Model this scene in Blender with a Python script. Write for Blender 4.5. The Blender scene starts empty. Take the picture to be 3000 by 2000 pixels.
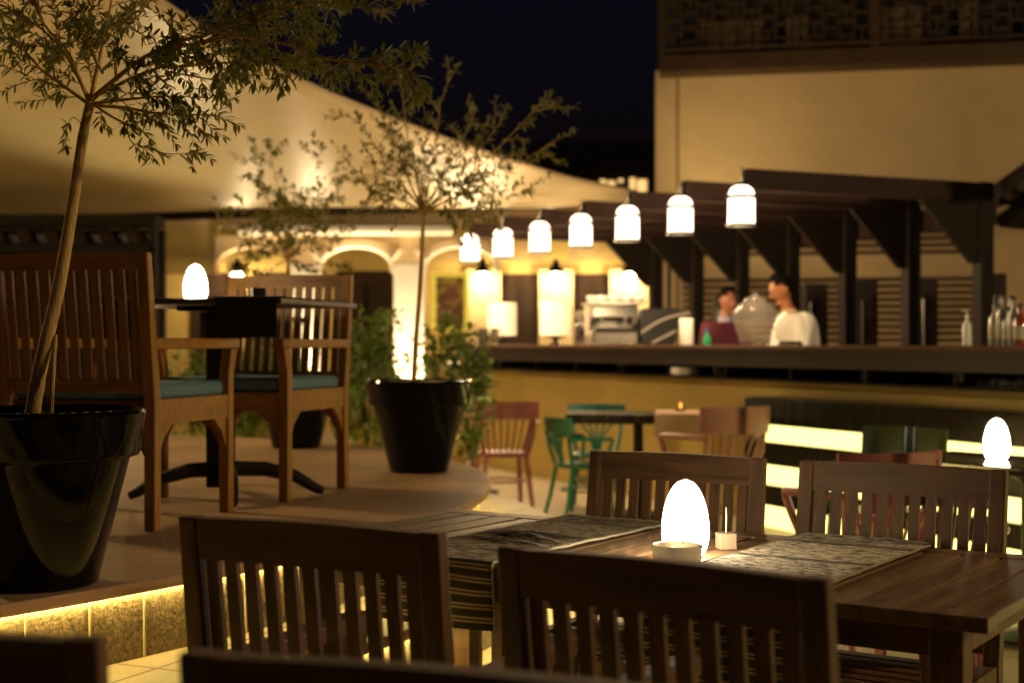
import bpy, bmesh, math, random
from mathutils import Vector, Matrix, noise
random.seed(7)
S = bpy.context.scene
COL = S.collection
F = 4166.7; HOR = 1005.0; H = 1.25       # focal length in photo pixels, horizon row, eye height
# ------------------------------------------------------------------ camera
cd = bpy.data.cameras.new('camera'); cam = bpy.data.objects.new('camera', cd); COL.objects.link(cam)
cam.location = (0, 0, H); cam.rotation_euler = (math.radians(90), 0, 0)
cd.sensor_width = 36; cd.lens = 50; cd.shift_y = 5/3000; cd.clip_start = .05; cd.clip_end = 400
cd.dof.use_dof = True; cd.dof.focus_distance = 3.55; cd.dof.aperture_fstop = 2.8
S.camera = cam
S.view_settings.view_transform = 'Standard'; S.view_settings.look = 'None'
S.view_settings.exposure = .12; S.view_settings.gamma = 1
# ------------------------------------------------------------------ world, moon
W = bpy.data.worlds.new('World'); S.world = W; W.use_nodes = True
nt = W.node_tree; bg = nt.nodes['Background']
sky = nt.nodes.new('ShaderNodeTexSky'); sky.sky_type = 'NISHITA'; sky.sun_disc = False
sky.sun_elevation = math.radians(-1.5); sky.sun_rotation = math.radians(150)
nt.links.new(sky.outputs[0], bg.inputs[0]); bg.inputs[1].default_value = .022; sky.ozone_density = 3.2; sky.dust_density = 0
sd = bpy.data.lights.new('moon', 'SUN'); sd.energy = .02; sd.angle = math.radians(.5); sd.color = (1, .9, .75)
so = bpy.data.objects.new('moon', sd); COL.objects.link(so); so.rotation_euler = (math.radians(40), 0, math.radians(-30))

# ------------------------------------------------------------------ helpers
def P(px, py, Y):
    return Vector(((px-1500)/F*Y, Y, H-(py-HOR)/F*Y))
def G(px, py, z=0.0):
    Y = (H-z)*F/(py-HOR); return Vector(((px-1500)/F*Y, Y, z))
MATS = {}
def mat(name, col, rough=.6, metal=0, var=.0, vscale=8, bump=0, bscale=40, emit=None, es=0, trans=0, coat=0, alpha=1, stretch=(1, 1, 1), col2=None, spec=.5, sss=0):
    if name in MATS: return MATS[name]
    m = bpy.data.materials.new(name); m.use_nodes = True; n = m.node_tree; b = n.nodes['Principled BSDF']
    b.inputs['Base Color'].default_value = (*col, 1); b.inputs['Roughness'].default_value = rough
    b.inputs['Metallic'].default_value = metal; b.inputs['Transmission Weight'].default_value = trans
    b.inputs['Coat Weight'].default_value = coat; b.inputs['Coat Roughness'].default_value = .06
    b.inputs['Specular IOR Level'].default_value = spec
    if alpha < 1: b.inputs['Alpha'].default_value = alpha
    if emit: b.inputs['Emission Color'].default_value = (*emit, 1); b.inputs['Emission Strength'].default_value = es
    tc = n.nodes.new('ShaderNodeTexCoord'); mp = n.nodes.new('ShaderNodeMapping')
    n.links.new(tc.outputs['Object'], mp.inputs[0]); mp.inputs['Scale'].default_value = stretch
    if var or col2:
        t = n.nodes.new('ShaderNodeTexNoise'); t.inputs['Scale'].default_value = vscale; t.inputs['Detail'].default_value = 6; t.inputs['Roughness'].default_value = .65
        n.links.new(mp.outputs[0], t.inputs['Vector'])
        r = n.nodes.new('ShaderNodeValToRGB'); r.color_ramp.elements[0].position = .32; r.color_ramp.elements[1].position = .68
        c2 = col2 or tuple(c*(1-var) for c in col); c1 = col if col2 else tuple(min(1, c*(1+var)) for c in col)
        r.color_ramp.elements[0].color = (*c2, 1); r.color_ramp.elements[1].color = (*c1, 1)
        n.links.new(t.outputs[0], r.inputs[0]); n.links.new(r.outputs[0], b.inputs['Base Color'])
    if bump:
        t2 = n.nodes.new('ShaderNodeTexNoise'); t2.inputs['Scale'].default_value = bscale; t2.inputs['Detail'].default_value = 5
        n.links.new(mp.outputs[0], t2.inputs['Vector'])
        bp = n.nodes.new('ShaderNodeBump'); bp.inputs['Strength'].default_value = bump; bp.inputs['Distance'].default_value = .01
        n.links.new(t2.outputs[0], bp.inputs['Height']); n.links.new(bp.outputs[0], b.inputs['Normal'])
    MATS[name] = m; return m
def wood(name, a, b_, rough=.5, axis='z', scale=3.0, spec=.35):
    """long-grain wood: stretched noise plus finer pores, grain along one axis"""
    if name in MATS: return MATS[name]
    m = bpy.data.materials.new(name); m.use_nodes = True; n = m.node_tree; b = n.nodes['Principled BSDF']
    tc = n.nodes.new('ShaderNodeTexCoord'); mp = n.nodes.new('ShaderNodeMapping'); n.links.new(tc.outputs['Object'], mp.inputs[0])
    st = {'z': (10, 10, 1), 'x': (1, 10, 10), 'y': (10, 1, 10)}[axis]; mp.inputs['Scale'].default_value = st
    oi = n.nodes.new('ShaderNodeObjectInfo'); ad = n.nodes.new('ShaderNodeVectorMath'); ad.operation = 'ADD'
    sc = n.nodes.new('ShaderNodeVectorMath'); sc.operation = 'SCALE'; sc.inputs[0].default_value = (31, 17, 23)
    n.links.new(oi.outputs['Random'], sc.inputs['Scale']); n.links.new(mp.outputs[0], ad.inputs[0]); n.links.new(sc.outputs[0], ad.inputs[1])
    t = n.nodes.new('ShaderNodeTexNoise'); t.inputs['Scale'].default_value = scale; t.inputs['Detail'].default_value = 8; t.inputs['Distortion'].default_value = .6
    n.links.new(ad.outputs[0], t.inputs['Vector'])
    r = n.nodes.new('ShaderNodeValToRGB'); r.color_ramp.elements[0].position = .3; r.color_ramp.elements[1].position = .7
    r.color_ramp.elements[0].color = (*b_, 1); r.color_ramp.elements[1].color = (*a, 1)
    n.links.new(t.outputs[0], r.inputs[0])
    t3 = n.nodes.new('ShaderNodeTexNoise'); t3.inputs['Scale'].default_value = 1.7; t3.inputs['Detail'].default_value = 3
    n.links.new(tc.outputs['Object'], t3.inputs['Vector'])
    mx = n.nodes.new('ShaderNodeMix'); mx.data_type = 'RGBA'; mx.blend_type = 'MULTIPLY'; mx.inputs[0].default_value = .5
    n.links.new(r.outputs[0], mx.inputs[6]); n.links.new(t3.outputs[0], mx.inputs[7]); n.links.new(mx.outputs[2], b.inputs['Base Color'])
    b.inputs['Roughness'].default_value = rough; b.inputs['Specular IOR Level'].default_value = spec
    rr = n.nodes.new('ShaderNodeMapRange'); rr.inputs[3].default_value = rough-.12; rr.inputs[4].default_value = rough+.15
    n.links.new(t.outputs[0], rr.inputs[0]); n.links.new(rr.outputs[0], b.inputs['Roughness'])
    bp = n.nodes.new('ShaderNodeBump'); bp.inputs['Strength'].default_value = .35; bp.inputs['Distance'].default_value = .004
    n.links.new(t.outputs[0], bp.inputs['Height']); n.links.new(bp.outputs[0], b.inputs['Normal'])
    MATS[name] = m; return m

class MB:
    def __init__(s): s.v = []; s.f = []; s.m = None
    def add(s, vs, fs):
        o = len(s.v); s.v += [Vector(v) for v in vs]; s.f += [tuple(i+o for i in f) for f in fs]; return s
    def hexa(s, p):   # 8 points: bottom ring 0-3, top ring 4-7
        return s.add(p, [(0, 3, 2, 1), (4, 5, 6, 7), (0, 1, 5, 4), (1, 2, 6, 5), (2, 3, 7, 6), (3, 0, 4, 7)])
    def box(s, c, d, rz=0, R=None):
        x, y, z = [k/2 for k in d]
        p = [Vector(q) for q in ((-x, -y, -z), (x, -y, -z), (x, y, -z), (-x, y, -z), (-x, -y, z), (x, -y, z), (x, y, z), (-x, y, z))]
        M = R if R is not None else Matrix.Rotation(rz, 3, 'Z')
        return s.hexa([M@q+Vector(c) for q in p])
    def bar(s, a, b, w, h, up=(0, 0, 1)):   # rectangular bar from a to b
        a = Vector(a); b = Vector(b); d = (b-a).normalized(); up = Vector(up)
        if abs(d.dot(up)) > .98: up = Vector((0, 1, 0))
        sx = d.cross(up).normalized()*w/2; uz = sx.normalized().cross(d).normalized()*h/2
        return s.hexa([a-sx-uz, a+sx-uz, b+sx-uz, b-sx-uz, a-sx+uz, a+sx+uz, b+sx+uz, b-sx+uz])
    def prism(s, poly, off):   # poly: 3D points, extruded by vector off
        n = len(poly); off = Vector(off); vs = [Vector(q) for q in poly]+[Vector(q)+off for q in poly]
        return s.add(vs, [tuple(range(n))[::-1], tuple(range(n, 2*n))]+[(i, (i+1) % n, n+(i+1) % n, n+i) for i in range(n)])
    def tube(s, pts, r, n=8, cap=True):
        pts = [Vector(q) for q in pts]; k = len(pts); rs = r if hasattr(r, '__len__') else [r]*k
        vs = []; prev = None
        for i, q in enumerate(pts):
            d = (pts[min(i+1, k-1)]-pts[max(i-1, 0)]).normalized()
            a = prev if prev is not None else (Vector((0, 0, 1)) if abs(d.z) < .9 else Vector((1, 0, 0)))
            u = (a-d*a.dot(d)).normalized(); w = d.cross(u); prev = u
            vs += [q+(u*math.cos(t)+w*math.sin(t))*rs[i] for t in [2*math.pi*j/n for j in range(n)]]
        fs = [(i*n+j, i*n+(j+1) % n, (i+1)*n+(j+1) % n, (i+1)*n+j) for i in range(k-1) for j in range(n)]
        if cap: fs += [tuple(range(n))[::-1], tuple(range((k-1)*n, k*n))]
        return s.add(vs, fs)
    def lathe(s, prof, c=(0, 0, 0), n=32, sx=1, sy=1):
        vs = []; c = Vector(c); k = len(prof)
        for r, z in prof: vs += [c+Vector((r*sx*math.cos(2*math.pi*j/n), r*sy*math.sin(2*math.pi*j/n), z)) for j in range(n)]
        fs = [(i*n+j, i*n+(j+1) % n, (i+1)*n+(j+1) % n, (i+1)*n+j) for i in range(k-1) for j in range(n)]
        if prof[0][0] > 1e-6: fs.append(tuple(range(n))[::-1])
        if prof[-1][0] > 1e-6: fs.append(tuple(range((k-1)*n, k*n)))
        return s.add(vs, fs)
    def build(s, name, m, parent=None, bevel=0, smooth=False, loc=None, fix=True):
        me = bpy.data.meshes.new(name); me.from_pydata([tuple(v) for v in s.v], [], s.f)
        bm = bmesh.new(); bm.from_mesh(me)
        if fix: bmesh.ops.remove_doubles(bm, verts=bm.verts, dist=1e-6); bmesh.ops.recalc_face_normals(bm, faces=bm.faces)
        if smooth:
            for f in bm.faces: f.smooth = True
            for e in bm.edges:
                if len(e.link_faces) == 2 and e.calc_face_angle(0) > math.radians(40): e.smooth = False
        bm.to_mesh(me); bm.free()
        me.materials.append(m); o = bpy.data.objects.new(name, me); COL.objects.link(o)
        if parent: o.parent = parent
        if loc is not None: o.location = loc
        if bevel:
            b = o.modifiers.new('bevel', 'BEVEL'); b.width = bevel; b.segments = 2; b.limit_method = 'ANGLE'; b.angle_limit = math.radians(40)
        return o
def tag(o, label=None, cat=None, group=None, kind=None):
    for k, v in (('label', label), ('category', cat), ('group', group), ('kind', kind)):
        if v: o[k] = v
    return o
def thing(name, label, cat, loc=(0, 0, 0), rz=0, group=None):
    o = bpy.data.objects.new(name, None); o.empty_display_size = .1; COL.objects.link(o)
    o.location = loc; o.rotation_euler = (0, 0, rz); return tag(o, label, cat, group)
def kids(o): return [c for c in COL.objects if c.parent == o]
def dup(o, loc, rz=0, label=None, scale=None, parent=None, group=None):
    c = o.copy(); COL.objects.link(c)
    if parent: c.parent = parent
    else:
        c.location = loc; c.rotation_euler = (0, 0, rz)
        if scale: c.scale = (scale,)*3
    if label: c['label'] = label
    if group: c['group'] = group
    for k in kids(o): dup(k, None, parent=c)
    return c
def light(kind, parent, loc, energy, col, size=.05, rot=None, spot=None, blend=.5, target=None):
    d = bpy.data.lights.new('lamp_light', kind); d.energy = energy; d.color = col
    if kind == 'AREA': d.shape = 'RECTANGLE'; d.size, d.size_y = size
    elif kind in ('POINT', 'SPOT'): d.shadow_soft_size = size
    if spot: d.spot_size = math.radians(spot); d.spot_blend = blend
    o = bpy.data.objects.new('lamp_light', d); COL.objects.link(o); o.parent = parent; o.location = loc
    if rot: o.rotation_euler = rot
    if target is not None: o.rotation_euler = (Vector(target)-Vector(loc)).to_track_quat('-Z', 'Y').to_euler()
    return o
def spline(pts, k=6):
    pts = [Vector(p) for p in pts]; out = []
    for i in range(len(pts)-1):
        a = pts[max(i-1, 0)]; b = pts[i]; c = pts[i+1]; d = pts[min(i+2, len(pts)-1)]
        for j in range(k):
            t = j/k; out.append(.5*((2*b)+(c-a)*t+(2*a-5*b+4*c-d)*t*t+(3*b-a-3*c+d)*t**3))
    return out+[pts[-1]]

# ------------------------------------------------------------------ materials
def translucent(m, col, f):
    n = m.node_tree; b = n.nodes['Principled BSDF']; out = n.nodes['Material Output']
    tr = n.nodes.new('ShaderNodeBsdfTranslucent'); tr.inputs[0].default_value = (*col, 1); mx = n.nodes.new('ShaderNodeMixShader'); mx.inputs[0].default_value = f
    n.links.new(b.outputs[0], mx.inputs[1]); n.links.new(tr.outputs[0], mx.inputs[2]); n.links.new(mx.outputs[0], out.inputs[0])
WARM = (1, .72, .36); YEL = (1, .82, .25)
teak = wood('weathered_teak', (.26, .12, .036), (.095, .043, .013), .6)
teakx = wood('weathered_teak_rail', (.26, .12, .036), (.095, .043, .013), .6, 'x')
teak2 = wood('oiled_teak', (.58, .27, .045), (.35, .145, .02), .5)
teak2x = wood('oiled_teak_rail', (.58, .27, .045), (.35, .145, .02), .5, 'x')
deckw = wood('table_boards', (.36, .205, .095), (.17, .088, .036), .48, 'y')
dark = wood('dark_stained_wood', (.03, .018, .012), (.016, .010, .007), .68, spec=.3)
darkx = wood('dark_stained_beam', (.055, .024, .018), (.03, .014, .011), .62, 'x', spec=.3)
blackw = wood('black_lacquered_wood', (.022, .018, .014), (.012, .01, .008), .22)
plaster = mat('warm_plaster', (.62, .46, .25), .85, var=.13, vscale=.9, bump=.25, bscale=30)
plaster2 = mat('ochre_plaster', (.57, .41, .135), .85, var=.12, vscale=1.2, bump=.25, bscale=25)
white_pl = mat('white_plaster', (.78, .72, .6), .8, var=.05, vscale=3, bump=.2, bscale=30)
pot_m = mat('black_glaze', (.004, .004, .004), .07, spec=.22, bump=.05, bscale=14)
soil = mat('soil', (.05, .035, .02), .95, var=.4, vscale=40, bump=.8, bscale=60)
bark = mat('bark', (.56, .35, .11), .8, var=.35, vscale=18, bump=.5, bscale=60, stretch=(3, 3, .6))
leaf_m = mat('leaf', (.15, .155, .03), .45, var=.35, vscale=5)
translucent(leaf_m, (.28, .27, .05), .38)
leaf2 = mat('leaf_shrub', (.12, .17, .035), .5, var=.4, vscale=6); translucent(leaf2, (.2, .26, .05), .35)
glow = mat('egg_glass', (.9, .88, .85), .4, emit=(1, .87, .64), es=26)
lant = mat('lantern_glass', (.9, .85, .8), .4, emit=(1, .82, .60), es=3.4)
ledm = mat('led_strip_light', (.9, .8, .4), .4, emit=(1, .78, .25), es=85)
panel_m = mat('backlit_yellow_panel', (.8, .7, .3), .5, emit=(1, .86, .26), es=2.2)
metal = mat('brushed_steel', (.36, .34, .31), .25, 1, var=.1, vscale=30)
blackm = mat('black_metal', (.015, .014, .013), .35, .5)
blue = mat('teal_cushion_fabric', (.13, .23, .28), .9, var=.12, vscale=30, bump=.3, bscale=350)
glass = mat('clear_glass', (.95, .95, .95), .03, trans=1)
ceramic = mat('glazed_ceramic', (.72, .64, .50), .25, var=.05); translucent(ceramic, (.8, .72, .58), .3)
paper = mat('white_porcelain', (.85, .82, .76), .35)
shade_m = mat('linen_lampshade', (.85, .7, .5), .8, emit=(1, .66, .34), es=.8)

# ------------------------------------------------------------------ ground
def stone_floor():
    m = bpy.data.materials.new('stone_paving'); m.use_nodes = True; n = m.node_tree; b = n.nodes['Principled BSDF']
    tc = n.nodes.new('ShaderNodeTexCoord'); mp = n.nodes.new('ShaderNodeMapping'); mp.inputs['Rotation'].default_value = (0, 0, .43)
    n.links.new(tc.outputs['Object'], mp.inputs[0])
    br = n.nodes.new('ShaderNodeTexBrick'); br.inputs['Scale'].default_value = 1; br.inputs['Brick Width'].default_value = .6; br.inputs['Row Height'].default_value = .6
    br.offset = 0; br.inputs['Mortar Size'].default_value = .006; br.inputs['Color1'].default_value = (.52, .42, .26, 1); br.inputs['Color2'].default_value = (.46, .37, .23, 1); br.inputs['Mortar'].default_value = (.2, .15, .09, 1)
    n.links.new(mp.outputs[0], br.inputs['Vector'])
    t = n.nodes.new('ShaderNodeTexNoise'); t.inputs['Scale'].default_value = 6; t.inputs['Detail'].default_value = 8
    mx = n.nodes.new('ShaderNodeMix'); mx.data_type = 'RGBA'; mx.blend_type = 'MULTIPLY'; mx.inputs[0].default_value = .45
    n.links.new(tc.outputs['Object'], t.inputs['Vector']); n.links.new(br.outputs[0], mx.inputs[6]); n.links.new(t.outputs[0], mx.inputs[7]); n.links.new(mx.outputs[2], b.inputs['Base Color'])
    b.inputs['Roughness'].default_value = .55
    return m
floor_m = stone_floor()
tag(MB().add([(-60, -20, 0), (60, -20, 0), (60, 200, 0), (-60, 200, 0)], [(0, 1, 2, 3)]).build('ground', floor_m), kind='structure')

# ------------------------------------------------------------------ platform with steps
edge = [(-2.6, 2.0), (-1.75, 2.8), (-1.235, 3.43), (-.897, 3.91), (-.58, 4.43), (-.29, 5.21), (-.17, 5.62), (-.10, 6.2), (-.11, 6.7), (-.19, 7.25), (-.42, 7.95), (-.9, 8.75), (-1.8, 9.5), (-3.2, 9.9), (-5.5, 10.0)]
EC = spline([(x, y, 0) for x, y in edge], 6)
def offset(pts, d):
    out = []
    for i, p in enumerate(pts):
        t = (pts[min(i+1, len(pts)-1)]-pts[max(i-1, 0)]).normalized(); out.append(p+Vector((t.y, -t.x, 0))*d)
    return out
def slab(curve, z0, z1, name, m, parent=None, bevel=0):
    poly = [Vector((p.x, p.y, z0)) for p in curve]+[Vector((-9, 10.0, z0)), Vector((-9, 1.0, z0))]
    return MB().prism(poly, (0, 0, z1-z0)).build(name, m, parent, bevel=bevel)
PZ = .62
top_m = mat('terrace_sandstone', (.40, .24, .125), .6, var=.3, vscale=1.6, bump=.2, bscale=40)
riser_m = mat('pebbled_render', (.36, .28, .15), .9, col2=(.11, .085, .045), vscale=70, bump=.45, bscale=110)
slab(EC, PZ-.034, PZ, 'terrace', top_m, bevel=.006)
tag(bpy.data.objects['terrace'], kind='structure')
tag(slab(offset(EC, -.06), .395, PZ-.034, 'terrace_riser', riser_m), kind='structure')
E2 = offset(EC, .33)
tag(slab(E2, .365, .399, 'upper_step', floor_m, bevel=.006), kind='structure')
tag(slab(offset(E2, -.05), .185, .365, 'step_riser', riser_m), kind='structure')
E3 = offset(EC, .64)
tag(slab(E3, 0.0, .19, 'lower_step', floor_m, bevel=.006), kind='structure')
# grout joints on the upper riser
rc = offset(EC, -.057); jm = mat('joint_mortar', (.55, .46, .28), .9)
j = MB(); acc = 0
for i in range(1, len(rc)):
    acc += (rc[i]-rc[i-1]).length
    if acc > .135 and rc[i].y < 9:
        acc = 0; t = (rc[i]-rc[i-1]).normalized(); j.box((rc[i].x, rc[i].y, .49), (.006, .008, .18), rz=math.atan2(t.y, t.x))
tag(j.build('joint_lines', jm), kind='structure')
def led(curve, z, name, label, off):
    c = offset(curve, off); c = [p for p in c]
    t = thing('led_strip', label, 'LED strip', (c[0].x, c[0].y, z), 0, 'LED strips under the terrace edges')
    o = MB().tube([Vector((p.x-c[0].x, p.y-c[0].y, 0)) for p in c], .004, 5).build('light_tube', ledm, t)
    bb = MB().tube([Vector((p.x-c[0].x, p.y-c[0].y, .006)) for p in c], .003, 5).build('channel', metal, t)
led(EC, PZ-.040, 'a', 'warm LED strip glowing under the stone lip of the raised terrace', -.052)
led(E2, .360, 'b', 'yellow LED strip glowing under the lip of the step below the terrace', -.035)

# ------------------------------------------------------------------ slatted teak chairs
def slat_chair(name, label, group, w=.56, d=.48, h=.93, sh=.43, arms=True, cushion=None, ns=11, wm=teak, wmx=teakx, railh=.082, brackets=False, arm_h=.64):
    t = thing(name, label, 'chair', group=group); tilt = math.tan(math.radians(7)); yb = -d/2; pw = .042
    B = lambda z: yb-(z-sh)*tilt if z > sh else yb
    for sx in (-1, 1):      # rear legs run up into the back posts
        x = sx*(w/2-pw/2); m = MB()
        m.hexa([(x-pw/2, yb-.022, 0), (x+pw/2, yb-.022, 0), (x+pw/2, yb+.022, 0), (x-pw/2, yb+.022, 0), (x-pw/2, yb-.024, sh), (x+pw/2, yb-.024, sh), (x+pw/2, yb+.024, sh), (x-pw/2, yb+.024, sh)])
        m.hexa([(x-pw/2, yb-.024, sh), (x+pw/2, yb-.024, sh), (x+pw/2, yb+.024, sh), (x-pw/2, yb+.024, sh), (x-pw/2, B(h)-.015, h-.004), (x+pw/2, B(h)-.015, h-.004), (x+pw/2, B(h)+.018, h-.004), (x-pw/2, B(h)+.018, h-.004)])
        m.build('leg', wm, t, bevel=.005)
        xf = x; fh = arm_h-.03 if arms else sh-.01
        m = MB().box((xf, d/2, fh/2 if not arms else (sh)/2), (pw, .044, fh if not arms else sh))
        if arms:  # the front leg leans forward above the seat to carry the arm
            m.hexa([(xf-pw/2, d/2-.022, sh), (xf+pw/2, d/2-.022, sh), (xf+pw/2, d/2+.022, sh), (xf-pw/2, d/2+.022, sh), (xf-pw/2, d/2-.022, sh+.09), (xf+pw/2, d/2-.022, sh+.09), (xf+pw/2, d/2+.022, sh+.09), (xf-pw/2, d/2+.022, sh+.09)])
            m.hexa([(xf-pw/2, d/2-.022, sh+.09), (xf+pw/2, d/2-.022, sh+.09), (xf+pw/2, d/2+.022, sh+.09), (xf-pw/2, d/2+.022, sh+.09), (xf-pw/2, d/2+.0, fh), (xf+pw/2, d/2+.0, fh), (xf+pw/2, d/2+.055, fh), (xf-pw/2, d/2+.055, fh)])
        m.build('leg', wm, t, bevel=.005)
        if arms:
            a = MB(); xo = x
            yy = [B(arm_h)+.01, -.05, d/2+.02, d/2+.065]; ww = [.045, .055, .062, .05]
            for i in range(3):
                a.hexa([(xo-ww[i]/2, yy[i], arm_h-.03), (xo+ww[i]/2, yy[i], arm_h-.03), (xo+ww[i+1]/2, yy[i+1], arm_h-.03), (xo-ww[i+1]/2, yy[i+1], arm_h-.03), (xo-ww[i]/2, yy[i], arm_h+.008), (xo+ww[i]/2, yy[i], arm_h+.008), (xo+ww[i+1]/2, yy[i+1], arm_h+.008), (xo-ww[i+1]/2, yy[i+1], arm_h+.008)])
            a.build('armrest', wmx, t, bevel=.007)
    # crest rail, slightly crowned
    iw = w-2*pw; m = MB(); n = 10
    for i in range(n):
        xa, xb = -iw/2+iw*i/n, -iw/2+iw*(i+1)/n
        ca, cb = [.005*math.cos(math.pi*q/iw) for q in (xa, xb)]
        za = h-.006
        m.hexa([(xa, B(h-railh)-.015, h-railh), (xb, B(h-railh)-.015, h-railh), (xb, B(h-railh)+.012, h-railh), (xa, B(h-railh)+.012, h-railh), (xa, B(h)-.0135, za+ca), (xb, B(h)-.0135, za+cb), (xb, B(h)+.014, za+cb), (xa, B(h)+.014, za+ca)])
    m.build('top_rail', wmx, t)
    zl = sh+.055
    MB().box((0, B(zl), zl), (iw, .024, .045)).build('lower_rail', wmx, t, bevel=.004)
    pitch = iw/ns; m = MB()
    for i in range(ns):
        x = -iw/2+pitch*(i+.5); sw = pitch*.62
        m.hexa([(x-sw/2, B(zl)-.006, zl+.01), (x+sw/2, B(zl)-.006, zl+.01), (x+sw/2, B(zl)+.006, zl+.01), (x-sw/2, B(zl)+.006, zl+.01), (x-sw/2, B(h-railh)-.006, h-railh+.01), (x+sw/2, B(h-railh)-.006, h-railh+.01), (x+sw/2, B(h-railh)+.006, h-railh+.01), (x-sw/2, B(h-railh)+.006, h-railh+.01)])
    m.build('back_slats', wm, t)
    m = MB()
    for i in range(8):
        y = -d/2+.045+(d-.05)*i/7; m.box((0, y, sh-.005), (iw-.004 if True else w, .045, .018))
    m.build('seat', wmx, t, bevel=.003)
    m = MB(); m.box((0, d/2, sh-.045), (iw, .022, .06)); m.box((0, yb, sh-.045), (iw, .022, .06))
    for sx in (-1, 1): m.box((sx*(w/2-pw/2), 0, sh-.033), (.034, d-.044, .085))
    if brackets:   # curved corner brackets below the seat rails
        for sx in (-1, 1):
            for (y0, dy) in ((yb+.022, 1), (d/2-.022, -1)):
                x = sx*(w/2-pw/2)
                m.prism([(x-.01, y0, sh-.075), (x-.01, y0+dy*.10, sh-.075), (x-.01, y0+dy*.035, sh-.125), (x-.01, y0, sh-.19)], (.02, 0, 0))
            for (x0, dx) in ((-iw/2, 1), (iw/2, -1)):
                m.prism([(x0, yb*sx-.01, sh-.075), (x0+dx*.11, yb*sx-.01, sh-.075), (x0+dx*.035, yb*sx-.01, sh-.125), (x0, yb*sx-.01, sh-.19)], (0, .02, 0))
    m.build('seat_frame', wmx, t)
    if cushion:
        m = MB().box((0, .012, sh+.034), (w-.05, d-.02, .055)); c = m.build('cushion', cushion, t)
        b = c.modifiers.new('b', 'BEVEL'); b.width = .022; b.segments = 4
        for p in c.data.polygons: p.use_smooth = True
    return t
def put_back(t, L, R, faces_away, d=.48, h=.93, sh=.43, z=0):
    """place a chair by the photographed ends of its top rail"""
    L = Vector((L[0], L[1], 0)); R = Vector((R[0], R[1], 0)); m = (L+R)/2; u = (R-L).normalized()
    if not faces_away: u = -u
    f = Vector((-u.y, u.x, 0)); off = d/2+(h-sh)*math.tan(math.radians(7))
    t.location = m+f*off; t.location.z = z; t.rotation_euler = (0, 0, math.atan2(u.y, u.x)); return t
GC = 'slat back teak chairs around the dining table'
def top_pt(px, py, drop=.32):
    Y = drop*F/(py-HOR); return ((px-1500)/F*Y, Y)
c1 = slat_chair('teak_chair', 'slat back teak armchair, its back to the viewer, beside the terrace step', GC)
put_back(c1, top_pt(545, 1503), top_pt(1283, 1552), True)
def chair_copy(label, L, R, away, group=GC):
    c = dup(c1, (0, 0, 0), 0, label, group=group); return put_back(c, L, R, away)
chair_copy('slat back teak chair whose top rail hides the foot of the cream ashtray', top_pt(1457, 1588), top_pt(2447, 1688), True)
chair_copy('slat back teak chair facing the viewer behind the egg lamp on the dining table', (.235, 4.32), (.725, 4.01), False)
chair_copy('slat back teak chair facing the viewer behind the cream striped runner', (.80, 3.95), (1.27, 3.63), False)
GN = 'out of focus chairs closest to the viewer'
chair_copy('very blurred teak chair, only its top rail showing along the bottom', top_pt(560, 1893), top_pt(2050, 2010), True, GN)
chair_copy('very blurred teak chair in the bottom left corner below the terrace wall', top_pt(-900, 1830), top_pt(100, 1852), True, GN)

# ------------------------------------------------------------------ dining table
ua = Vector((.83, -.558, 0)).normalized(); vb = Vector((-.558, -.83, 0)).normalized()
TA = Vector((-.163, 4.459, 0)); TW, TL, TZ = .88, 1.87, .73
rzT = math.atan2(ua.y, ua.x)
tt = thing('dining_table', 'long slatted teak dining table carrying the lit egg lamp and two striped runners', 'table', TA, rzT)
# local frame: x along the table, y away from the viewer (negative = near edge)
m = MB(); fr = .075
m.box((TL/2, -fr/2, TZ-.015), (TL, fr-.004, .03)); m.box((TL/2, -TW+fr/2, TZ-.015), (TL, fr-.004, .03))
x = .0
nb = 20; bw = TL/nb
for i in range(nb): m.box((bw*(i+.5), -TW/2, TZ-.013+random.uniform(-.0006, .0006)), (bw-.011, TW-2*fr, .024))
m.build('tabletop', deckw, tt, bevel=.002)
m = MB()
m.box((TL/2, -.09, TZ-.065), (TL-.16, .022, .07)); m.box((TL/2, -TW+.09, TZ-.065), (TL-.16, .022, .07))
m.box((.09, -TW/2, TZ-.065), (.022, TW-.2, .07)); m.box((TL-.09, -TW/2, TZ-.065), (.022, TW-.2, .07))
m.build('apron', teakx, tt)
for (x, y) in ((.1, -.1), (TL-.1, -.1), (.1, -TW+.1), (TL-.1, -TW+.1)):
    MB().box((x, y, (TZ-.03)/2), (.07, .07, TZ-.03)).build('leg', teak, tt, bevel=.006)

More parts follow.
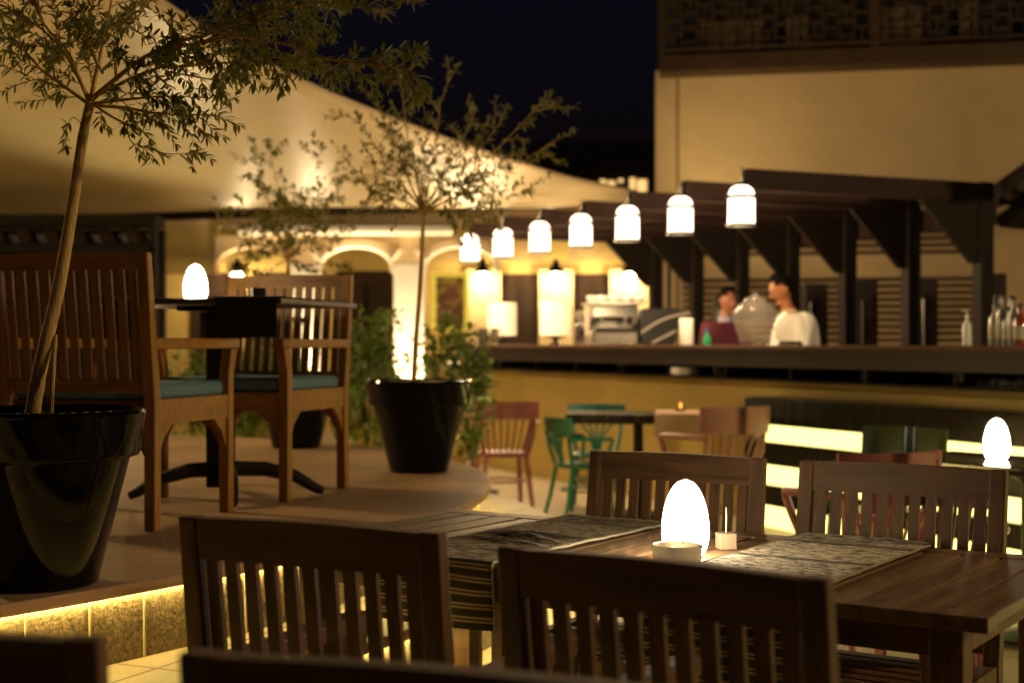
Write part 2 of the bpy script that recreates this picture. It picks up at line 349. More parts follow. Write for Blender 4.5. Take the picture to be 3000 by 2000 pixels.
def cloth_mat(name, a, b_, f, thr, golds=None):
    m = bpy.data.materials.new(name); m.use_nodes = True; n = m.node_tree; b = n.nodes['Principled BSDF']
    uv = n.nodes.new('ShaderNodeUVMap'); sep = n.nodes.new('ShaderNodeSeparateXYZ'); n.links.new(uv.outputs[0], sep.inputs[0])
    # speckled weave stretched along the weft
    mp = n.nodes.new('ShaderNodeMapping'); mp.inputs['Scale'].default_value = (22, f, 1); n.links.new(uv.outputs[0], mp.inputs[0])
    t = n.nodes.new('ShaderNodeTexNoise'); t.inputs['Scale'].default_value = 1; t.inputs['Detail'].default_value = 4; t.inputs['Roughness'].default_value = .7; n.links.new(mp.outputs[0], t.inputs[0])
    mt = n.nodes.new('ShaderNodeMath'); mt.operation = 'GREATER_THAN'; mt.inputs[1].default_value = thr; n.links.new(t.outputs[0], mt.inputs[0])
    mx = n.nodes.new('ShaderNodeMix'); mx.data_type = 'RGBA'; mx.inputs[6].default_value = (*b_, 1); mx.inputs[7].default_value = (*a, 1); n.links.new(mt.outputs[0], mx.inputs[0])
    # hanging end: clean dark bands with paired gold lines
    def M(op, *ins):
        k = n.nodes.new('ShaderNodeMath'); k.operation = op
        for i, q in enumerate(ins):
            if hasattr(q, 'links'): n.links.new(q, k.inputs[i])
            else: k.inputs[i].default_value = q
        return k.outputs[0]
    y = sep.outputs[1]
    ph = M('FRACT', M('MULTIPLY', y, 1/.0315))
    l1 = M('LESS_THAN', M('ABSOLUTE', M('SUBTRACT', ph, .3)), .085); l2 = M('LESS_THAN', M('ABSOLUTE', M('SUBTRACT', ph, .58)), .085)
    ln = M('MAXIMUM', l1, l2)
    g = n.nodes.new('ShaderNodeMix'); g.data_type = 'RGBA'; g.inputs[6].default_value = (.045, .032, .02, 1); g.inputs[7].default_value = (.42, .30, .13, 1); n.links.new(ln, g.inputs[0])
    hang = M('GREATER_THAN', y, .875)
    # a few dark beaded bands on the top too
    pb = M('FRACT', M('MULTIPLY', y, 1/.29)); band = M('LESS_THAN', M('ABSOLUTE', M('SUBTRACT', pb, .5)), .055)
    bands = n.nodes.new('ShaderNodeMix'); bands.data_type = 'RGBA'; bands.inputs[7].default_value = (.03, .024, .017, 1); n.links.new(M('MULTIPLY', band, .8), bands.inputs[0]); n.links.new(mx.outputs[2], bands.inputs[6])
    fin = n.nodes.new('ShaderNodeMix'); fin.data_type = 'RGBA'; n.links.new(hang, fin.inputs[0]); n.links.new(bands.outputs[2], fin.inputs[6]); n.links.new(g.outputs[2], fin.inputs[7])
    n.links.new(fin.outputs[2], b.inputs['Base Color']); b.inputs['Roughness'].default_value = .95
    bp = n.nodes.new('ShaderNodeBump'); bp.inputs['Strength'].default_value = .6; bp.inputs['Distance'].default_value = .003; n.links.new(t.outputs[0], bp.inputs['Height']); n.links.new(bp.outputs[0], b.inputs['Normal'])
    return m
def runner(label, x0, x1, hang, m, folds, seed, curl=0):
    t = thing('table_runner', label, 'table runner', (TA.x, TA.y, TZ), rzT, 'striped runners laid across the dining table')
    nx, ny = 24, 120; tot = TW+hang+.01; vs = []; uvs = []
    rnd = random.Random(seed)
    for jv in range(ny+1):
        s_ = tot*jv/ny; q = s_-.0
        for i in range(nx+1):
            x = x0+(x1-x0)*i/nx
            if q <= TW+.004: y = -q; z = .006
            else:
                y = -TW-.006-.01*math.sin((q-TW)*9)*math.sin(i/nx*3+1); z = .006-(q-TW-.004)
            z += .0025*noise.noise(Vector((x*9, q*14, seed)))+.0025
            for (fy, fa, fw, sl) in folds:
                dd = (q-fy-sl*(x-x0))/fw
                if q < TW-.02: z += fa*math.exp(-dd*dd)*math.sin(math.pi*min(1, max(0, (x-x0)/(x1-x0))))
            if q > TW: y -= .006*math.sin(x*40+q*6)*(q-TW)/.15
            vs.append((x, y, z)); uvs.append((x-x0, q))
    fs = [(jv*(nx+1)+i, jv*(nx+1)+i+1, (jv+1)*(nx+1)+i+1, (jv+1)*(nx+1)+i) for jv in range(ny) for i in range(nx)]
    b = MB(); b.add(vs, fs); o = b.build('cloth', m, t, smooth=False, fix=False)
    uvl = o.data.uv_layers.new(name='UVMap')
    for l in o.data.loops: uvl.data[l.index].uv = uvs[l.vertex_index]
    for p in o.data.polygons: p.use_smooth = True
    sd_ = o.modifiers.new('s', 'SOLIDIFY'); sd_.thickness = .003; sd_.offset = 0
    hm = mat('braided_cream_hem', (.50, .42, .27), .9, bump=.5, bscale=300)
    for side in (0, nx):
        h_ = MB(); pts = [Vector(vs[jv*(nx+1)+side]) for jv in range(ny+1)]
        rr = [.0028+.0013*(k % 2) for k in range(len(pts))]
        h_.tube(pts, rr, 6).build('hem', hm, t, smooth=True)
    for jv in (0,):
        h_ = MB(); pts = [Vector(vs[jv*(nx+1)+k]) for k in range(nx+1)]
        h_.tube(pts, [.0028+.0013*(k % 2) for k in range(len(pts))], 6).build('hem', hm, t, smooth=True)
    return t
cl1 = cloth_mat('brown_speckled_weave', (.42, .31, .185), (.035, .024, .014), 170, .51)
cl2 = cloth_mat('cream_speckled_weave', (.66, .53, .35), (.05, .034, .018), 95, .48)
runner('creased brown speckled runner left of the egg lamp, striped end hanging down', .40, .735, .155, cl1, [(.47, .018, .025, .22), (.56, .013, .02, .18), (.40, .008, .02, .1)], 3)
runner('cream and brown striped runner right of the egg lamp near the wooden block', 1.14, 1.49, .42, cl2, [(.03, .006, .03, 0)], 8)

# ------------------------------------------------------------------ egg lamps, ashtray, pick block
def egg_profile(w=.116, h=.182):
    pr = []
    for i in range(25):
        t = i/24; z = h*t
        a = t; r = w/2*math.sqrt(max(0, 1-((a-.28)/.72)**2)) if a > .28 else w/2*(1-.22*((.28-a)/.28)**2)
        pr.append((max(r, 0), z))
    pr[-1] = (0, h); return pr
GE = 'glowing egg table lamps'
def egg(label, loc, s=1):
    t = thing('egg_lamp', label, 'table lamp', loc, 0, GE)
    MB().lathe([(r*s, z*s+.006) for r, z in egg_profile()], n=40).build('glass_shade', glow, t, smooth=True)
    MB().lathe([(.040*s, 0), (.043*s, .003), (.043*s, .0055)], n=32).build('base', paper, t, smooth=True); return t
egg('white egg lamp glowing on the dining table beside the ashtray and wooden block', (G(2008, 1628, TZ).x, G(2008, 1628, TZ).y, TZ))
egg('white egg lamp glowing on the high terrace table between the two armchairs', (-1.335, 6.0, 1.421), .86)
egg('white egg lamp glowing on the black table at the right edge', (P(2920, 1347, 6.1).x, 6.1, .753), .93)
p = G(1984, 1652, TZ)
t = thing('ashtray', 'round cream ceramic ashtray in front of the egg lamp on the dining table', 'ashtray', (p.x, p.y, TZ))
m = MB().lathe([(.0, .004), (.046, .004), (.052, .010), (.0545, .046), (.0575, .0475), (.0585, .044), (.056, .0), (0, 0)], n=48)
m.build('bowl', ceramic, t, smooth=True)
for a in (-1.9, -.4, 1.2): MB().tube([(.05*math.cos(a), .05*math.sin(a), .0455), (.062*math.cos(a), .062*math.sin(a), .0455)], .004, 8).build('cigarette_rest', paper, t, smooth=True)
def block(label, loc, rz, s=1, m_=None):
    t = thing('card_holder', label, 'card holder', loc, rz, 'small block card holders on tables')
    o = MB().box((0, 0, .02*s), (.044*s, .044*s, .04*s)).build('block', m_ or wood('pale_block_wood', (.55, .40, .26), (.42, .29, .17), .6), t, bevel=.002)
    MB().tube([(0, 0, .038*s), (.001, 0, .082*s), (0.0, .0, .105*s)], [.0016*s, .0017*s, .0011*s], 6).build('stick', mat('pale_stick', (.7, .6, .45), .6), t)
    return t
p = G(2127, 1606, TZ); block('small pale wooden cube with an upright stick beside the egg lamp on the dining table', (p.x, p.y, TZ), .15)

# ------------------------------------------------------------------ terrace armchairs and high table
GA = 'oiled teak armchairs with teal cushions on the terrace'
a1 = slat_chair('teak_armchair', 'teak armchair with teal cushion seen from behind next to the large black pot', GA, w=.60, d=.56, h=.935, cushion=blue, wm=teak2, wmx=teak2x, brackets=True, railh=.06, ns=11)
put_back(a1, (-1.785, 4.86), (-1.20, 4.71), True, d=.56, h=.935, z=PZ)
a2 = dup(a1, (0, 0, 0), 0, 'teak armchair with teal cushion facing the viewer right of the high terrace table')
put_back(a2, (-1.265, 6.43), (-.71, 6.26), False, d=.56, h=.935, z=PZ)
th = thing('pedestal_table', 'dark square pedestal table on the terrace between the two teal cushioned armchairs', 'table', (-1.16, 5.8, PZ), math.atan2(-.24, .97))
MB().box((0, 0, .789), (.82, .82, .022)).build('tabletop', wood('brown_board', (.16, .09, .05), (.09, .05, .03), .4, 'x'), th, bevel=.004)
MB().box((-.03, 0, .41), (.09, .09, .73)).build('column', dark, th, bevel=.004)
m = MB()
for a in range(4):
    an = a*math.pi/2+.5; pts = [Vector((math.cos(an)*r, math.sin(an)*r, z)) for r, z in ((.0, .12), (.15, .115), (.27, .085), (.36, .03), (.39, .018))]
    m.tube(pts, [.032, .03, .026, .02, .016], 8)
m.build('foot', dark, th, smooth=True)
MB().box((0, 0, .768), (.3, .3, .018)).build('under_plate', dark, th)
# dark cloths hanging over the edge of that table
def small_runner(label, loc, rz, L, wd, hang, m_, far=True):
    t = thing('table_runner', label, 'table runner', loc, rz); b = MB()
    pts = [(-L/2-.006, -hang), (-L/2-.004, -.03), (-L/2-.001, .002), (-L/2+.01, .005), (0, .004), (L/2-.01, .005), (L/2+.001, .002), (L/2+.004, -.03), (L/2+.006, -hang)]
    if not far: pts = pts[:5]+[(L/2-.05, .005)]
    n = 8; vs = []
    for y, z in pts:
        for i in range(n+1): x = -wd/2+wd*i/n; vs.append((x, y+(.008*math.sin(x*30) if z < -.05 else 0), z))
    b.add(vs, [(j*(n+1)+i, j*(n+1)+i+1, (j+1)*(n+1)+i+1, (j+1)*(n+1)+i) for j in range(len(pts)-1) for i in range(n)])
    o = b.build('cloth', m_, t, fix=False); sd_ = o.modifiers.new('s', 'SOLIDIFY'); sd_.thickness = .003; return t
dkcloth = mat('charcoal_cloth', (.018, .014, .011), .95, bump=.3, bscale=200)
small_runner('black cloth runner hanging from the high terrace table towards the dining chairs', (-.90, 5.737, 1.4215), math.atan2(-.24, .97), .82, .25, .15, dkcloth, far=False)
small_runner('brown striped cloth hanging from the far left side of the high terrace table', (-1.37, 5.852, 1.4215), math.atan2(-.24, .97), .82, .22, .15, mat('brown_striped_cloth', (.09, .06, .035), .95, col2=(.03, .02, .014), vscale=6, stretch=(1, 1, 14)))
block('small black block with a white stick on the high terrace table', (P(757, 876, 5.75).x, 5.75, 1.425), .3, 1.2, mat('black_block', (.015, .012, .01), .5))
t = thing('saucer', 'white saucer beside the egg lamp on the high terrace table', 'saucer', (P(640, 860, 5.9).x, 5.9, 1.425))
MB().lathe([(0, 0), (.03, 0), (.055, .018), (.053, .02), (.028, .004), (0, .004)], n=28).build('dish', paper, t, smooth=True)

# ------------------------------------------------------------------ pots
def pot(label, loc, s=1):
    t = thing('plant_pot', label, 'plant pot', loc, 0, 'glossy black pots on the terrace')
    t.scale = (s, s, s)
    MB().lathe([(0, 0), (.135, 0), (.145, .008), (.222, .315), (.226, .325), (.246, .33), (.25, .337), (.262, .43), (.266, .44), (.262, .449), (.252, .45), (.244, .443), (.238, .40), (0, .395)], n=64).build('body', pot_m, t, smooth=True)
    MB().lathe([(0, .412), (.1, .415), (.2, .408), (.243, .402)], n=32).build('soil', soil, t, smooth=True)
    return t
P1 = Vector((-1.235, 3.72, PZ)); P2 = Vector((P(1228, 1380, 7.0).x, 7.0, PZ)); P3 = Vector((P(868, 1310, 8.6).x, 8.6, PZ))
pot('large glossy black pot at the left edge of the picture holding the tallest tree', P1, 1.02)
pot('glossy black pot standing alone at the rounded end of the terrace, full outline in view', P2, 1.0)
pot('glossy black pot behind the legs of the right hand armchair', P3, 1.0)

# ------------------------------------------------------------------ trees
def leaf_geo(b, p, d, up, L, w, bend=.25):
    d = d.normalized(); s_ = d.cross(up)
    if s_.length < 1e-3: s_ = d.cross(Vector((1, 0, 0)))
    s_.normalize(); n = s_.cross(d).normalized()
    q = [p, p+d*L*.3+s_*w*.5+n*L*.02, p+d*L*.3-s_*w*.5+n*L*.02, p+d*L*.68+s_*w*.42-n*L*bend*.35, p+d*L*.68-s_*w*.42-n*L*bend*.35, p+d*L*.97-n*L*bend, p+d*L*.33-n*.06*w, p+d*L*.66-n*(L*bend*.35+.06*w)]
    b.add(q, [(0, 1, 6), (0, 6, 2), (1, 3, 7, 6), (6, 7, 4, 2), (3, 5, 7), (7, 5, 4)])
def make_tree(label, fork, trunk, branches, seed, leafL=.042, leafW=.009, twig_step=.06, twigL=(.10, .22), lean=.6, dens=.011, droop=.35, stake=None, rad=.014, sub=1):
    rnd = random.Random(seed)
    t = thing('tree', label, 'tree', trunk[0], 0, 'slender potted trees on the terrace'); O = Vector(trunk[0])
    tr = spline(trunk, 6); n = len(tr)
    m = MB(); rr = [rad*(1.25-.5*i/n)*(1+.12*noise.noise(Vector((i*.9, seed, 0)))) for i in range(n)]
    m.tube([p-O for p in tr], rr, 10)
    m.build('trunk', bark, t, smooth=True)
    tw = MB(); lf = MB()
    def leaves(pts, dn, t0=0.15):
        L = sum((pts[i+1]-pts[i]).length for i in range(len(pts)-1)); k = max(3, int(L/dn))
        for i in range(k):
            f = t0+(1-t0)*(i+rnd.random()*.5)/k; x = f*(len(pts)-1); a = min(int(x), len(pts)-2); p = pts[a].lerp(pts[a+1], x-a)
            ax = (pts[a+1]-pts[a]).normalized()
            r = Vector((rnd.gauss(0, 1), rnd.gauss(0, 1), rnd.gauss(0, .7))); r = (r-ax*r.dot(ax)).normalized()
            d = (ax*rnd.uniform(.35, .9)+r*.8+Vector((0, 0, -rnd.uniform(0, droop)))).normalized()
            leaf_geo(lf, p-O, d, Vector((rnd.gauss(0, .4), rnd.gauss(0, .4), 1)), leafL*rnd.uniform(.6, 1.2), leafW*rnd.uniform(.8, 1.2), rnd.uniform(-.1, .45))
        e = pts[-1]; ax = (pts[-1]-pts[-2]).normalized()
        for _ in range(5):
            r = Vector((rnd.gauss(0, 1), rnd.gauss(0, 1), rnd.gauss(0, 1)))*.4
            leaf_geo(lf, e-O, ax+r, Vector((0, 0, 1)), leafL*rnd.uniform(.5, .9), leafW, .1)
    for (pl, r0, bare, tl) in branches:
        pts = spline(pl, 6); k = len(pts)
        pts = [p+Vector((noise.noise(p*5+Vector((seed, 0, 0))), noise.noise(p*5+Vector((0, seed, 9))), noise.noise(p*5)))*.012 for p in pts]
        tw.tube([p-O for p in pts], [r0*(1-.75*i/(k-1)) for i in range(k)], 6)
        L = sum((pts[i+1]-pts[i]).length for i in range(k-1)); nt_ = int(L/twig_step)
        for i in range(nt_):
            f = bare+(1-bare)*(i+rnd.random())/nt_; x = f*(k-1); a = min(int(x), k-2); p = pts[a].lerp(pts[a+1], x-a); ax = (pts[a+1]-pts[a]).normalized()
            r = Vector((rnd.gauss(0, 1), rnd.gauss(0, 1), rnd.gauss(0, .8))); r = (r-ax*r.dot(ax)).normalized()
            d = (ax*lean+r*.55).normalized(); l = rnd.uniform(*twigL)*tl
            q = [p]
            for s_ in range(4): d = (d+Vector((0, 0, -.06))+Vector((rnd.gauss(0, .1), rnd.gauss(0, .1), rnd.gauss(0, .08)))).normalized(); q.append(q[-1]+d*l/4)
            tw.tube([w-O for w in q], [.0018, .0016, .0013, .001, .0007], 4, cap=False)
            leaves(q, dens)
            if sub and rnd.random() < .5:
                dd = (d+Vector((rnd.gauss(0, .6), rnd.gauss(0, .6), rnd.gauss(0, .5)))).normalized(); q2 = [q[2]+dd*l*.6*s_/3 for s_ in range(4)]
                tw.tube([w-O for w in q2], .001, 4, cap=False); leaves(q2, dens)
        leaves(pts[-int(max(3, k*.25)):], dens)
    tw.build('limbs', bark, t, smooth=True); lo = lf.build('foliage', leaf_m, t, fix=False)
    if stake: MB().tube([Vector(q)-O for q in stake], .006, 8).build('support_stem', bark, t, smooth=True)
    return t
Zt = 3.72
def Q(*pp): return [P(x, y, z) for x, y, z in pp]
tr1 = [P(95, 1215, 3.72)]+Q((112, 1110, 3.7), (140, 980, 3.69), (172, 840, 3.68), (200, 680, 3.68), (222, 540, 3.68), (243, 400, 3.69), (265, 300, 3.7))
br1 = [
 (Q((265, 300, 3.7), (290, 200, 3.72), (310, 80, 3.75), (340, -80, 3.8)), .008, .1, 1.0),
 (Q((262, 310, 3.7), (190, 262, 3.75), (110, 200, 3.8), (30, 110, 3.9)), .006, .12, .9),
 (Q((190, 262, 3.75), (120, 245, 3.78), (75, 225, 3.8)), .003, .2, .5),
 (Q((260, 300, 3.7), (215, 170, 3.66), (130, 60, 3.6), (110, -60, 3.6)), .006, .1, .8),
 (Q((262, 290, 3.7), (170, 130, 3.8), (40, 30, 3.9), (-60, -20, 4)), .005, .2, .9),
 (Q((268, 295, 3.7), (330, 235, 3.66), (440, 150, 3.55), (560, 110, 3.42), (700, 70, 3.2), (870, 0, 3.05)), .008, .25, .6),
 (Q((440, 150, 3.55), (560, 128, 3.4), (680, 112, 3.25), (820, 130, 3.1), (960, 170, 3.0), (1090, 185, 2.95), (1195, 205, 2.9)), .005, .3, .4),
 (Q((700, 70, 3.2), (800, 50, 3.1), (930, 10, 3.0), (1070, 25, 2.9)), .004, .1, .6),
 (Q((600, 90, 3.35), (740, 20, 3.2), (900, -30, 3.1)), .004, .1, .6),
 (Q((285, 280, 3.7), (380, 225, 3.66), (470, 190, 3.6), (540, 150, 3.55), (640, 100, 3.45), (760, 90, 3.3)), .006, .25, .7),
 (Q((470, 190, 3.6), (560, 190, 3.55), (660, 180, 3.45), (760, 170, 3.3), (900, 165, 3.2)), .004, .35, .55),
 (Q((270, 305, 3.7), (360, 285, 3.64), (470, 275, 3.6), (575, 285, 3.56)), .005, .1, .55),
 (Q((275, 310, 3.7), (370, 310, 3.66), (470, 325, 3.62), (560, 335, 3.58), (635, 345, 3.55)), .005, .1, .5),
 (Q((500, 205, 3.6), (560, 220, 3.58), (630, 235, 3.56), (700, 235, 3.55)), .003, .1, .45),
 (Q((275, 310, 3.7), (330, 345, 3.68), (380, 365, 3.66), (420, 350, 3.65), (470, 330, 3.64)), .004, .1, .5),
 (Q((370, 350, 3.66), (375, 400, 3.65), (395, 425, 3.65), (450, 430, 3.64)), .0025, .5, .3),
 (Q((440, 432, 3.64), (490, 446, 3.63), (560, 445, 3.62)), .002, .75, .3),
 (Q((345, 230, 3.66), (350, 120, 3.62), (420, 30, 3.6), (440, -60, 3.6)), .005, .1, .8),
 (Q((300, 200, 3.7), (240, 60, 3.7), (250, -40, 3.7)), .005, .1, .8),
 (Q((240, 372, 3.69), (215, 345, 3.67), (200, 365, 3.66)), .002, .6, .3),
]
make_tree('large foreground tree with leaning pale trunk in the big black pot at left', None, tr1, br1, 5, leafL=.034, leafW=.0072, twig_step=.031, dens=.0062, stake=Q((150, 1210, 3.68), (155, 1100, 3.68), (162, 980, 3.69)), rad=.0165)
def fan(forkpx, Y, tips, dy=.25, seed=1, r=.006):
    rnd = random.Random(seed); out = []
    f = P(*forkpx, Y)
    for (x, y) in tips:
        e = P(x, y, Y+rnd.uniform(-dy, dy)); mid = f.lerp(e, .5)+Vector((0, 0, -.03)); q = f.lerp(e, .25)+Vector((0, 0, -.015))
        out.append(([f, q, mid, e], r, .3, 1.0))
    return out
tr2 = [P(1212, 1112, 7.0), P(1220, 980, 7), P(1230, 850, 7), P(1238, 700, 7), P(1240, 615, 7)]
make_tree('thin straight tree in the lone pot at the rounded terrace end', None, tr2,
 fan((1240, 620), 7.0, [(1045, 340), (1025, 480), (1100, 290), (1185, 330), (1170, 230), (1290, 300), (1320, 430), (1390, 330), (1470, 350), (1590, 300), (1600, 430), (1480, 470), (1550, 560), (1400, 560), (1120, 430), (1090, 560), (1440, 600), (1240, 420)], .35, 3), 11, leafL=.045, leafW=.0105, twig_step=.055, twigL=(.08, .19), dens=.014, rad=.0115)
tr3 = [P(858, 1190, 8.6), P(855, 1000, 8.6), P(850, 860, 8.6), P(842, 740, 8.6), P(845, 660, 8.6)]
make_tree('small far tree behind the right hand armchair, crown across the lit column', None, tr3,
 fan((848, 760), 8.6, [(640, 655), (720, 690), (730, 415), (790, 420), (760, 520), (690, 580), (900, 560), (940, 430), (1010, 440), (1060, 600), (960, 770), (720, 790), (860, 600), (800, 640), (900, 700), (1010, 520), (820, 560)], .3, 4, .005), 13, leafL=.05, leafW=.018, twig_step=.07, twigL=(.08, .17), dens=.015, rad=.012)

def shrub(label, c, r, h, n, seed):
    rnd = random.Random(seed); t = thing('shrub', label, 'shrub', c, 0, 'leafy shrubs beyond the terrace'); st = MB(); lf = MB()
    for i in range(n):
        while True:
            u = Vector((rnd.uniform(-1, 1), rnd.uniform(-1, 1), rnd.uniform(-1, 1)))
            if .25 < u.length < 1: break
        e = Vector((u.x*r, u.y*r, h*.68+u.z*h*.32)); q = [Vector((e.x*.1, e.y*.1, 0)), Vector((e.x*.45, e.y*.45, e.z*.55)), e]
        st.tube(q, [.006, .004, .001], 4, cap=False)
        for k in range(40):
            p = e+Vector((rnd.gauss(0, .05), rnd.gauss(0, .05), rnd.gauss(0, .05))) if rnd.random() < .75 else q[1].lerp(e, rnd.random())
            d = (u*.6+Vector((rnd.gauss(0, .8), rnd.gauss(0, .8), rnd.gauss(.1, .7)))).normalized()
            leaf_geo(lf, p, d, Vector((rnd.gauss(0, .5), rnd.gauss(0, .5), 1)), rnd.uniform(.045, .075), rnd.uniform(.028, .042), .15)
    st.build('stems', bark, t); lf.build('foliage', leaf2, t, fix=False)
shrub('leafy green shrub behind the lone black pot, right next to the end of the bar', (P(1325, 1000, 9.3).x, 9.3, 0), .20, 1.40, 46, 1)
shrub('tall leafy green shrub just right of the teal cushioned armchair', (P(1095, 1000, 9.6).x, 9.6, 0), .24, 1.46, 50, 2)
shrub('low dark shrub seen under the high terrace table', (P(520, 1000, 9.2).x, 10.6, 0), .5, 1.3, 40, 3)
shrub('low dark shrub seen between the slats of the right hand armchair', (P(780, 1000, 10.4).x, 10.6, 0), .45, 1.25, 36, 4)

# ------------------------------------------------------------------ bar
bd = Vector((-.456, 1, 0)).normalized(); bn = Vector((1, .456, 0)).normalized()   # along the bar (away), across it (to the staff side)
def B(s, o, z): return Vector((.4, 13.1, 0))+bd*s+bn*o+Vector((0, 0, z))      # s along bar, o behind its front face
bar = thing('bar_counter', 'long bar with dark wooden counter and yellow plaster front running across the picture', 'bar', B(0, 0, 0), math.atan2(bd.y, bd.x))
inv = bar.matrix_basis.inverted() if False else None
bar.rotation_euler = (0, 0, 0); bo = Vector(bar.location)
def barprism(s0, s1, o0, o1, z0, z1):
    return [B(s0, o0, z0)-bo, B(s1, o0, z0)-bo, B(s1, o1, z0)-bo, B(s0, o1, z0)-bo, B(s0, o0, z1)-bo, B(s1, o0, z1)-bo, B(s1, o1, z1)-bo, B(s0, o1, z1)-bo]
s0, s1 = -9.0, 2.0
MB().hexa(barprism(s0, s1-.03, .0, .14, 0, .985)).build('front_wall', plaster2, bar)
MB().hexa(barprism(s0, s1, -.16, .55, 1.205, 1.235)).build('counter_top', mat('polished_counter', (.16, .085, .06), .22, var=.15, vscale=9), bar, bevel=.004)
MB().hexa(barprism(s0, s1, -.15, -.11, 1.085, 1.205)).build('fascia', mat('dark_fascia', (.028, .016, .011), .5, var=.2, vscale=6, stretch=(1, 1, 8)), bar)
MB().hexa(barprism(s0, s1, -.13, .5, .985, 1.0)).build('shelf', dark, bar)
MB().hexa(barprism(s0, s1-.02, .2, .24, 1.0, 1.2)).build('shelf_back', blackw, bar)
for k in range(14): MB().hexa(barprism(s0+.4+k*.8, s0+.43+k*.8, -.10, .2, 1.0, 1.205)).build('divider', dark, bar)
# things on the shelf
def shelf_thing(name, label, cat, px, parts, group=None, o=-.05):
    # find s where the shelf line crosses photo column px
    best = min([(abs(B(k/50, o, 0).x/B(k/50, o, 0).y*F+1500-px), k/50) for k in range(-450, 101)])[1]
    t = thing(name, label, cat, B(best, o, 1.001), 0, group)
    for (nm, prof, mm, c) in parts: MB().lathe(prof, c, n=20).build(nm, mm, t, smooth=True)
    return t
shelf_thing('plate_stack', 'stack of white plates on the dark shelf under the bar counter', 'plates', 2010, [('plate', [(0, 0), (.05, 0), (.11, .015), (.11, .06), (.1, .062), (0, .05)], paper, (0, 0, 0))])
for px, lb in ((2105, 'just right of the white plates'), (2540, 'below the third post from the right'), (2820, 'left of the glass cluster at the right edge'), (1830, 'below the espresso machine'), (1470, 'below the first lanterns at the far end')):
    shelf_thing('tumbler', 'clear tumbler on the bar shelf '+lb, 'glass', px, [('bowl', [(.0, 0), (.032, 0), (.038, .09), (.036, .09), (.03, .006), (0, .006)], glass, (0, 0, 0))], 'tumblers on the bar shelf')
for k in range(7):
    shelf_thing('wine_glass', 'upturned wine glass in the cluster on the bar shelf at the right edge', 'glass', 2880+k*24, [('bowl', [(.03, 0), (.036, .04), (.02, .08), (.004, .09), (.004, .15), (.03, .152), (0, .156)], glass, (0, 0, 0))], 'wine glasses clustered on the shelf', o=-.05+.06*(k % 2))

# pergola brackets with lanterns over the bar
GP = 'dark post and beam brackets over the bar'; GL = 'white lanterns hanging over the bar'
ZN, ZF = 10.0, 14.47
lampsx = [2172, 1992, 1838, 1705, 1582, 1475, 1377]; postx = [2880, 2667, 2480, 2317, 2174, 2040, 1921]
LA, LB_ = P(2172, 500, ZN), P(1377, 500, ZF); PA, PB_ = P(2880, 500, 10.91), P(1921, 500, 15.42)
ord_ = ['nearest the viewer', 'second from the right', 'third from the right', 'fourth of seven', 'third from the far end', 'second from the far end', 'farthest, at the left end']
for i in range(7):
    l = LA.lerp(LB_, i/6); q = PA.lerp(PB_, i/6); d = Vector((q.x-l.x, q.y-l.y, 0)); L = d.length; d.normalize()
    t = thing('bar_bracket', 'dark post with beam and triangular brace over the bar, '+ord_[i], 'timber bracket', (q.x, q.y, 0), math.atan2(d.y, d.x), GP)
    MB().box((0, 0, 1.24), (.13, .10, 2.48)).build('post', dark, t, bevel=.006)
    MB().box((-L/2-.02, 0, 2.40), (L-.09, .085, .15)).build('beam', darkx, t, bevel=.005)
    MB().prism([(-.066, -.02, 2.324), (-.066, -.02, 1.86), (-.13, -.02, 1.86), (-.62, -.02, 2.324)], (0, .04, 0)).build('brace', dark, t)
    if i > 0: pass
    t = thing('pendant_lantern', 'white glowing glass lantern hanging from a dark beam, '+ord_[i], 'lantern', (l.x, l.y, 2.32), 0, GL)
    MB().lathe([(.0, -.232), (.088, -.232), (.093, -.225), (.093, -.056), (.088, -.05), (.0, -.05)], n=32).build('glass_shade', lant, t, smooth=True)
    MB().lathe([(.088, -.036), (.09, -.018), (.076, .012), (.05, .032), (.018, .045), (0, .047)], n=32).build('glass_dome', lant, t, smooth=True)
    MB().lathe([(.088, -.056), (.106, -.056), (.106, -.034), (.088, -.034)], n=32).build('rim', blackm, t, smooth=True); MB().lathe([(.06, -.25), (.102, -.25), (.106, -.244), (.102, -.2325), (.06, -.2325)], n=32).build('base_ring', blackm, t, smooth=True)
    MB().lathe([(.045, .034), (.042, .052), (.02, .062), (.018, .1), (0, .1)], n=16).build('cap', metal, t, smooth=True)
    MB().tube([(0, 0, .1), (.005, 0, .14), (0, 0, .17)], .005, 8).build('hanger', metal, t, smooth=True)
    MB().tube([(.06, .02, .02), (.10, .03, .05), (.16, .05, .05)], .008, 8).build('hook', metal, t, smooth=True)
    light('POINT', t, (-.02, -.02, -.37), 38, (1, .69, .36), .09)
# long beam tying the posts together
t = thing('tie_beam', 'dark timber beam tying the tops of the bracket posts together', 'beam', (PA.x, PA.y, 2.36)); e = PB_-PA
MB().bar((0+.0, 0, 0), (e.x, e.y, 0), .06, .16).build('beam', darkx, t); t.location = (PA.x+.1, PA.y+.05, 2.24)

